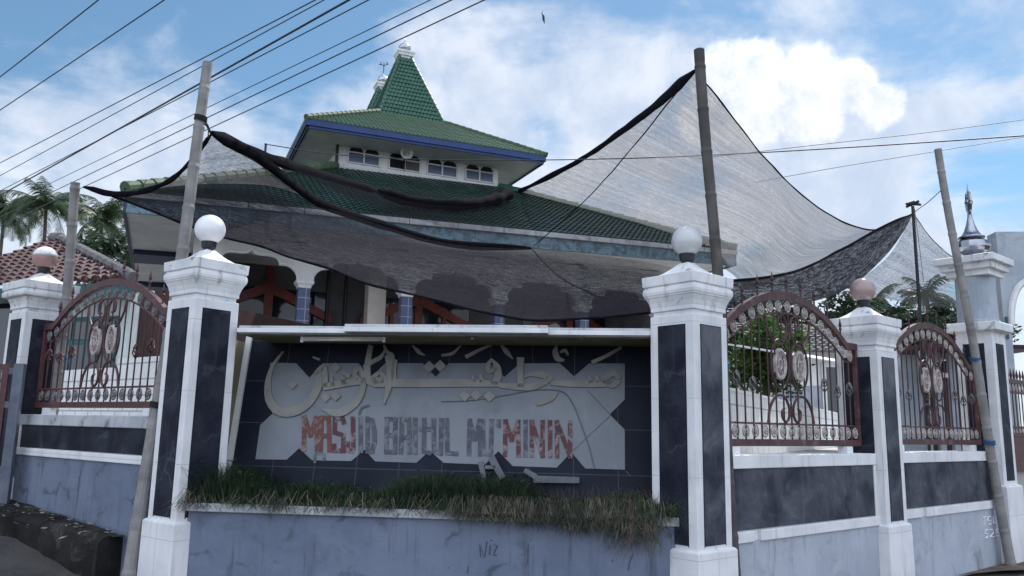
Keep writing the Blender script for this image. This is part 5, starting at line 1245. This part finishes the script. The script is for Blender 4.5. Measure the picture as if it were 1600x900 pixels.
# ------------------------------------------------------------------ vegetation
def palm(label, c, z0, ztop, rad, seed, n=24, group='coconut palms', leafl=46):
    rnd = random.Random(seed); base = Vector((c.x, c.y, z0))
    t = thing('coconut_palm', label, 'palm', base, 0, group)
    head = Vector((c.x + rnd.uniform(-.4, .4), c.y, ztop)); b = MB(); pts = [base.lerp(head, q / 8) + Vector((.25 * math.sin(q / 8 * 3), 0, 0)) for q in range(9)]; pts[-1] = head
    b.tube(pts, [.20 - .08 * q / 8 for q in range(9)], 8); build('trunk', b, trunk_m, t)
    b = MB()
    for i in range(n):
        az = i * 2.399 + rnd.uniform(-.2, .2); el = rnd.choice((1.25, .95, .65, .4, .15, -.2)) + rnd.uniform(-.15, .15); L = rad * rnd.uniform(.8, 1.1)
        d = Vector((math.cos(az), math.sin(az), 0)); P = []
        p = head.copy(); e = el
        for k_ in range(13):
            P.append(p.copy()); p = p + (d * math.cos(e) + Vector((0, 0, math.sin(e)))) * (L / 12); e -= (.10 + .07 * k_ / 12) * (1.1 if el < .6 else .85)
        b.tube(P, [.035 * (1 - k_ / 14) + .006 for k_ in range(13)], 4)
        sd = d.cross(Vector((0, 0, 1)))
        for k_ in range(leafl):
            q = 1.2 + 10.7 * k_ / leafl; ii = int(q); pp = P[ii].lerp(P[min(12, ii + 1)], q - ii); tg = (P[min(12, ii + 1)] - P[ii]).normalized()
            ll = rad * .26 * math.sin(math.pi * min(1, .12 + .86 * (q / 12))) ** .7 * rnd.uniform(.8, 1.15)
            for sg in (-1, 1):
                dd = (sd * sg * .8 + tg * .55 + Vector((0, 0, -.35 - .35 * rnd.random()))).normalized(); w_ = tg * (.035 + .012 * rnd.random())
                m1 = pp + dd * ll * .5; e_ = pp + dd * ll + Vector((0, 0, -.2 * ll))
                b.add([pp - w_ * .5, pp + w_ * .5, m1 + w_ * .6, m1 - w_ * .6, e_], [(0, 1, 2, 3), (3, 2, 4)])
    build('crown', b, frond_m, t, fix=False)
for lab_, x_, y_, Y_, rad_, sd_ in (('tall coconut palm with upright fronds above the tiled house roof', 76, 325, 62, 3.3, 3), ('coconut palm cut by the left edge of the photo', 4, 335, 64, 3.2, 5),
        ('coconut palm between the tiled house roof and the mosque eaves', 163, 345, 60, 3.0, 8), ('drooping coconut palm low between the house roof and the mosque', 180, 400, 52, 2.6, 18)):
    palm(lab_, atY(x_, y_, Y_), YARD, atY(x_, y_, Y_).z, rad_ * 1.12, sd_, n=38)
palm('far coconut palm seen under the pale net on the right', atY(1447, 460, 42), YARD, atY(1447, 462, 42).z, 2.0, 11, n=20, leafl=30)
palm('far coconut palm low behind the brownish globe lamp', atY(1372, 480, 44), YARD, atY(1375, 472, 44).z, 1.9, 13, n=18, leafl=30)
def tree(name, label, cat, c, zb_, zc, rx_, rz_, n, leaf, mat, seed, group=None, clumps=26):
    rnd = random.Random(seed); base = Vector((c.x, c.y, zb_)); t = thing(name, label, cat, base, 0, group)
    ctr = Vector((c.x, c.y, zc)); b = MB()
    b.tube([base, base.lerp(ctr, .5) + Vector((rnd.uniform(-.1, .1), 0, 0)), ctr], [rx_ * .07 + .02, rx_ * .05 + .015, .02], 7)
    C = []
    for _ in range(clumps):
        while True:
            v = Vector((rnd.uniform(-1, 1), rnd.uniform(-1, 1), rnd.uniform(-1, 1)))
            if .25 < v.length < 1: break
        C.append((ctr + Vector((v.x * rx_, v.y * rx_, v.z * rz_)), rx_ * rnd.uniform(.22, .42)))
        if len(C) % 3 == 0: b.tube([base.lerp(ctr, rnd.uniform(.45, .8)), C[-1][0]], [.03, .01], 5)
    build('trunk', b, trunk_m, t)
    b = MB()
    for _ in range(n):
        cc, r = rnd.choice(C); v = Vector((rnd.gauss(0, .5), rnd.gauss(0, .5), rnd.gauss(0, .45))) * r + cc
        a = Vector((rnd.gauss(0, 1), rnd.gauss(0, 1), rnd.gauss(0, .5))).normalized(); s = a.orthogonal().normalized(); s = (s * math.cos(rnd.uniform(0, 6)) + a.cross(s) * math.sin(rnd.uniform(0, 6))).normalized(); l = leaf * rnd.uniform(.6, 1.3)
        b.add([v - a * l, v + s * l * .4, v + a * l, v - s * l * .4], [(0, 1, 2, 3)])
    build('crown', b, mat, t, fix=False)
tree('leafy_shrub', 'bright green leafy shrub behind the wide right grille', 'shrub', atY(1198, 570, 16.5), YARD, atY(1200, 556, 16.5).z, .85, .80, 4200, .08, leaf_br, 21)
kinds = [('broad dark tree behind the drooping net left of the brownish globe', 1185, 512, 34, 1.9, 1.4), ('dark bushy tree behind the globe between the right grilles', 1300, 506, 36, 1.9, 1.7), ('low dark tree right of the brownish globe lamp', 1395, 512, 38, 1.7, 1.5),
         ('dark tree behind the foot of the steel mast', 1425, 520, 36, 1.3, 1.1), ('dark tree between the steel mast and the leaning right pole', 1482, 512, 38, 1.6, 1.5), ('dark tree behind the round column of the far right pillar', 1525, 510, 40, 1.7, 1.5), ('tall dark tree behind the second grille from the right edge', 1250, 522, 33, 1.5, 1.4)]
for i, (lab, x, y, Y, r_, rz_) in enumerate(kinds):
    c_ = atY(x, y + 6, Y); tree('dark_tree', lab, 'tree', c_, YARD, c_.z, r_ * .9, rz_ * .85, 3000, .16, leaf_dk, 40 + i, 'dark trees beyond the yard')
for i, (lab, x, y, Y, r_, rz_) in enumerate((('dark tree in the gap between the mosque and the left house', 235, 478, 34, 2.2, 2.4), ('dark bushy tree under the left palms beside the house roof', 175, 440, 27, 1.3, 1.5))):
    c_ = atY(x, y, Y); tree('dark_tree', lab, 'tree', c_, YARD, c_.z, r_, rz_, 3600, .15, leaf_dk, 60 + i, 'dark trees behind the left house')

# ------------------------------------------------------------------ overhead wires
def wire(label, a, b, r=.011, za=8.0, zb_=8.0, ext=1.0, sag=.25, mat=wire_m, group='overhead wires on the left'):
    P0, P1 = atZ(a[0], a[1], za), atZ(b[0], b[1], zb_); d = P1 - P0; P1 = P1 + d * ext; P0 = P0 - d * 1.2
    pts = [P0.lerp(P1, q / 24) + Vector((0, 0, -sag * 4 * (q / 24) * (1 - q / 24) * .2)) for q in range(25)]
    return line_thing('overhead_wire', label, 'wire', pts, r, mat, group)
wire('leftmost overhead wire cutting the top left corner', (0, 117), (149, 0), .010)
wire('second overhead wire from the top left corner', (0, 169), (251, 0), .010)
wire('overhead wire reaching the top edge left of the thick twisted cable', (0, 252), (485, 0), .010)
wire('overhead wire just below the one left of the twisted cable', (0, 272), (499, 0), .009)
wire('thick twisted overhead cable passing behind the top of the pale leaning pole', (0, 303), (538, 0), .018)
wire('overhead wire running close under the thick twisted cable', (0, 296), (568, 0), .010)
wire('third overhead wire from the spire, faint and thin', (0, 322), (664, 0), .008)
wire('overhead wire second from the spire tip', (110, 284), (697, 0), .011)
wire('overhead wire touching the tip of the green spire', (130, 290), (748, 0), .011)
def cable(label, pts, r, mat=wire_m): return line_thing('service_cable', label, 'cable', cr(px(pts), 50), r, mat, 'service cables on the right')
cable('black service cable from the mosque roof sagging across to the right edge', [(413, 225, 17), (520, 241, 17), (660, 249, 17), (840, 250, 16), (1000, 247, 15), (1100, 243, 14), (1300, 232, 13), (1600, 212, 11), (1750, 200, 10)], .011)
cable('upper faint service cable over the right nets', [(1090, 248, 20), (1280, 226, 19), (1450, 207, 18), (1600, 187, 17), (1750, 166, 16)], .008)
cable('lower thin service cable ending behind the big grey net', [(1180, 285, 20), (1300, 263, 19), (1460, 237, 18), (1600, 214, 17), (1750, 190, 16)], .007)
# small bird
c_ = atY(849, 27, 55); t = thing('bird', 'small dark bird gliding high above the nets', 'bird', c_)
b = MB(); b.tube([c_ + Vector((-.14, 0, .42)), c_ + Vector((0, 0, .1)), c_ + Vector((.02, .03, -.15)), c_ + Vector((.09, 0, -.5))], [.02, .085, .09, .015], 8)
for sg in (-1, 1): b.add([c_ + Vector((0, 0, .1)), c_ + Vector((.02, 0, -.12)), c_ + Vector((.12 * sg, .5 * sg, .35)), c_ + Vector((.06 * sg, .3 * sg, .3))], [(0, 1, 2, 3)])
build('body', b, black, t, smooth=True)
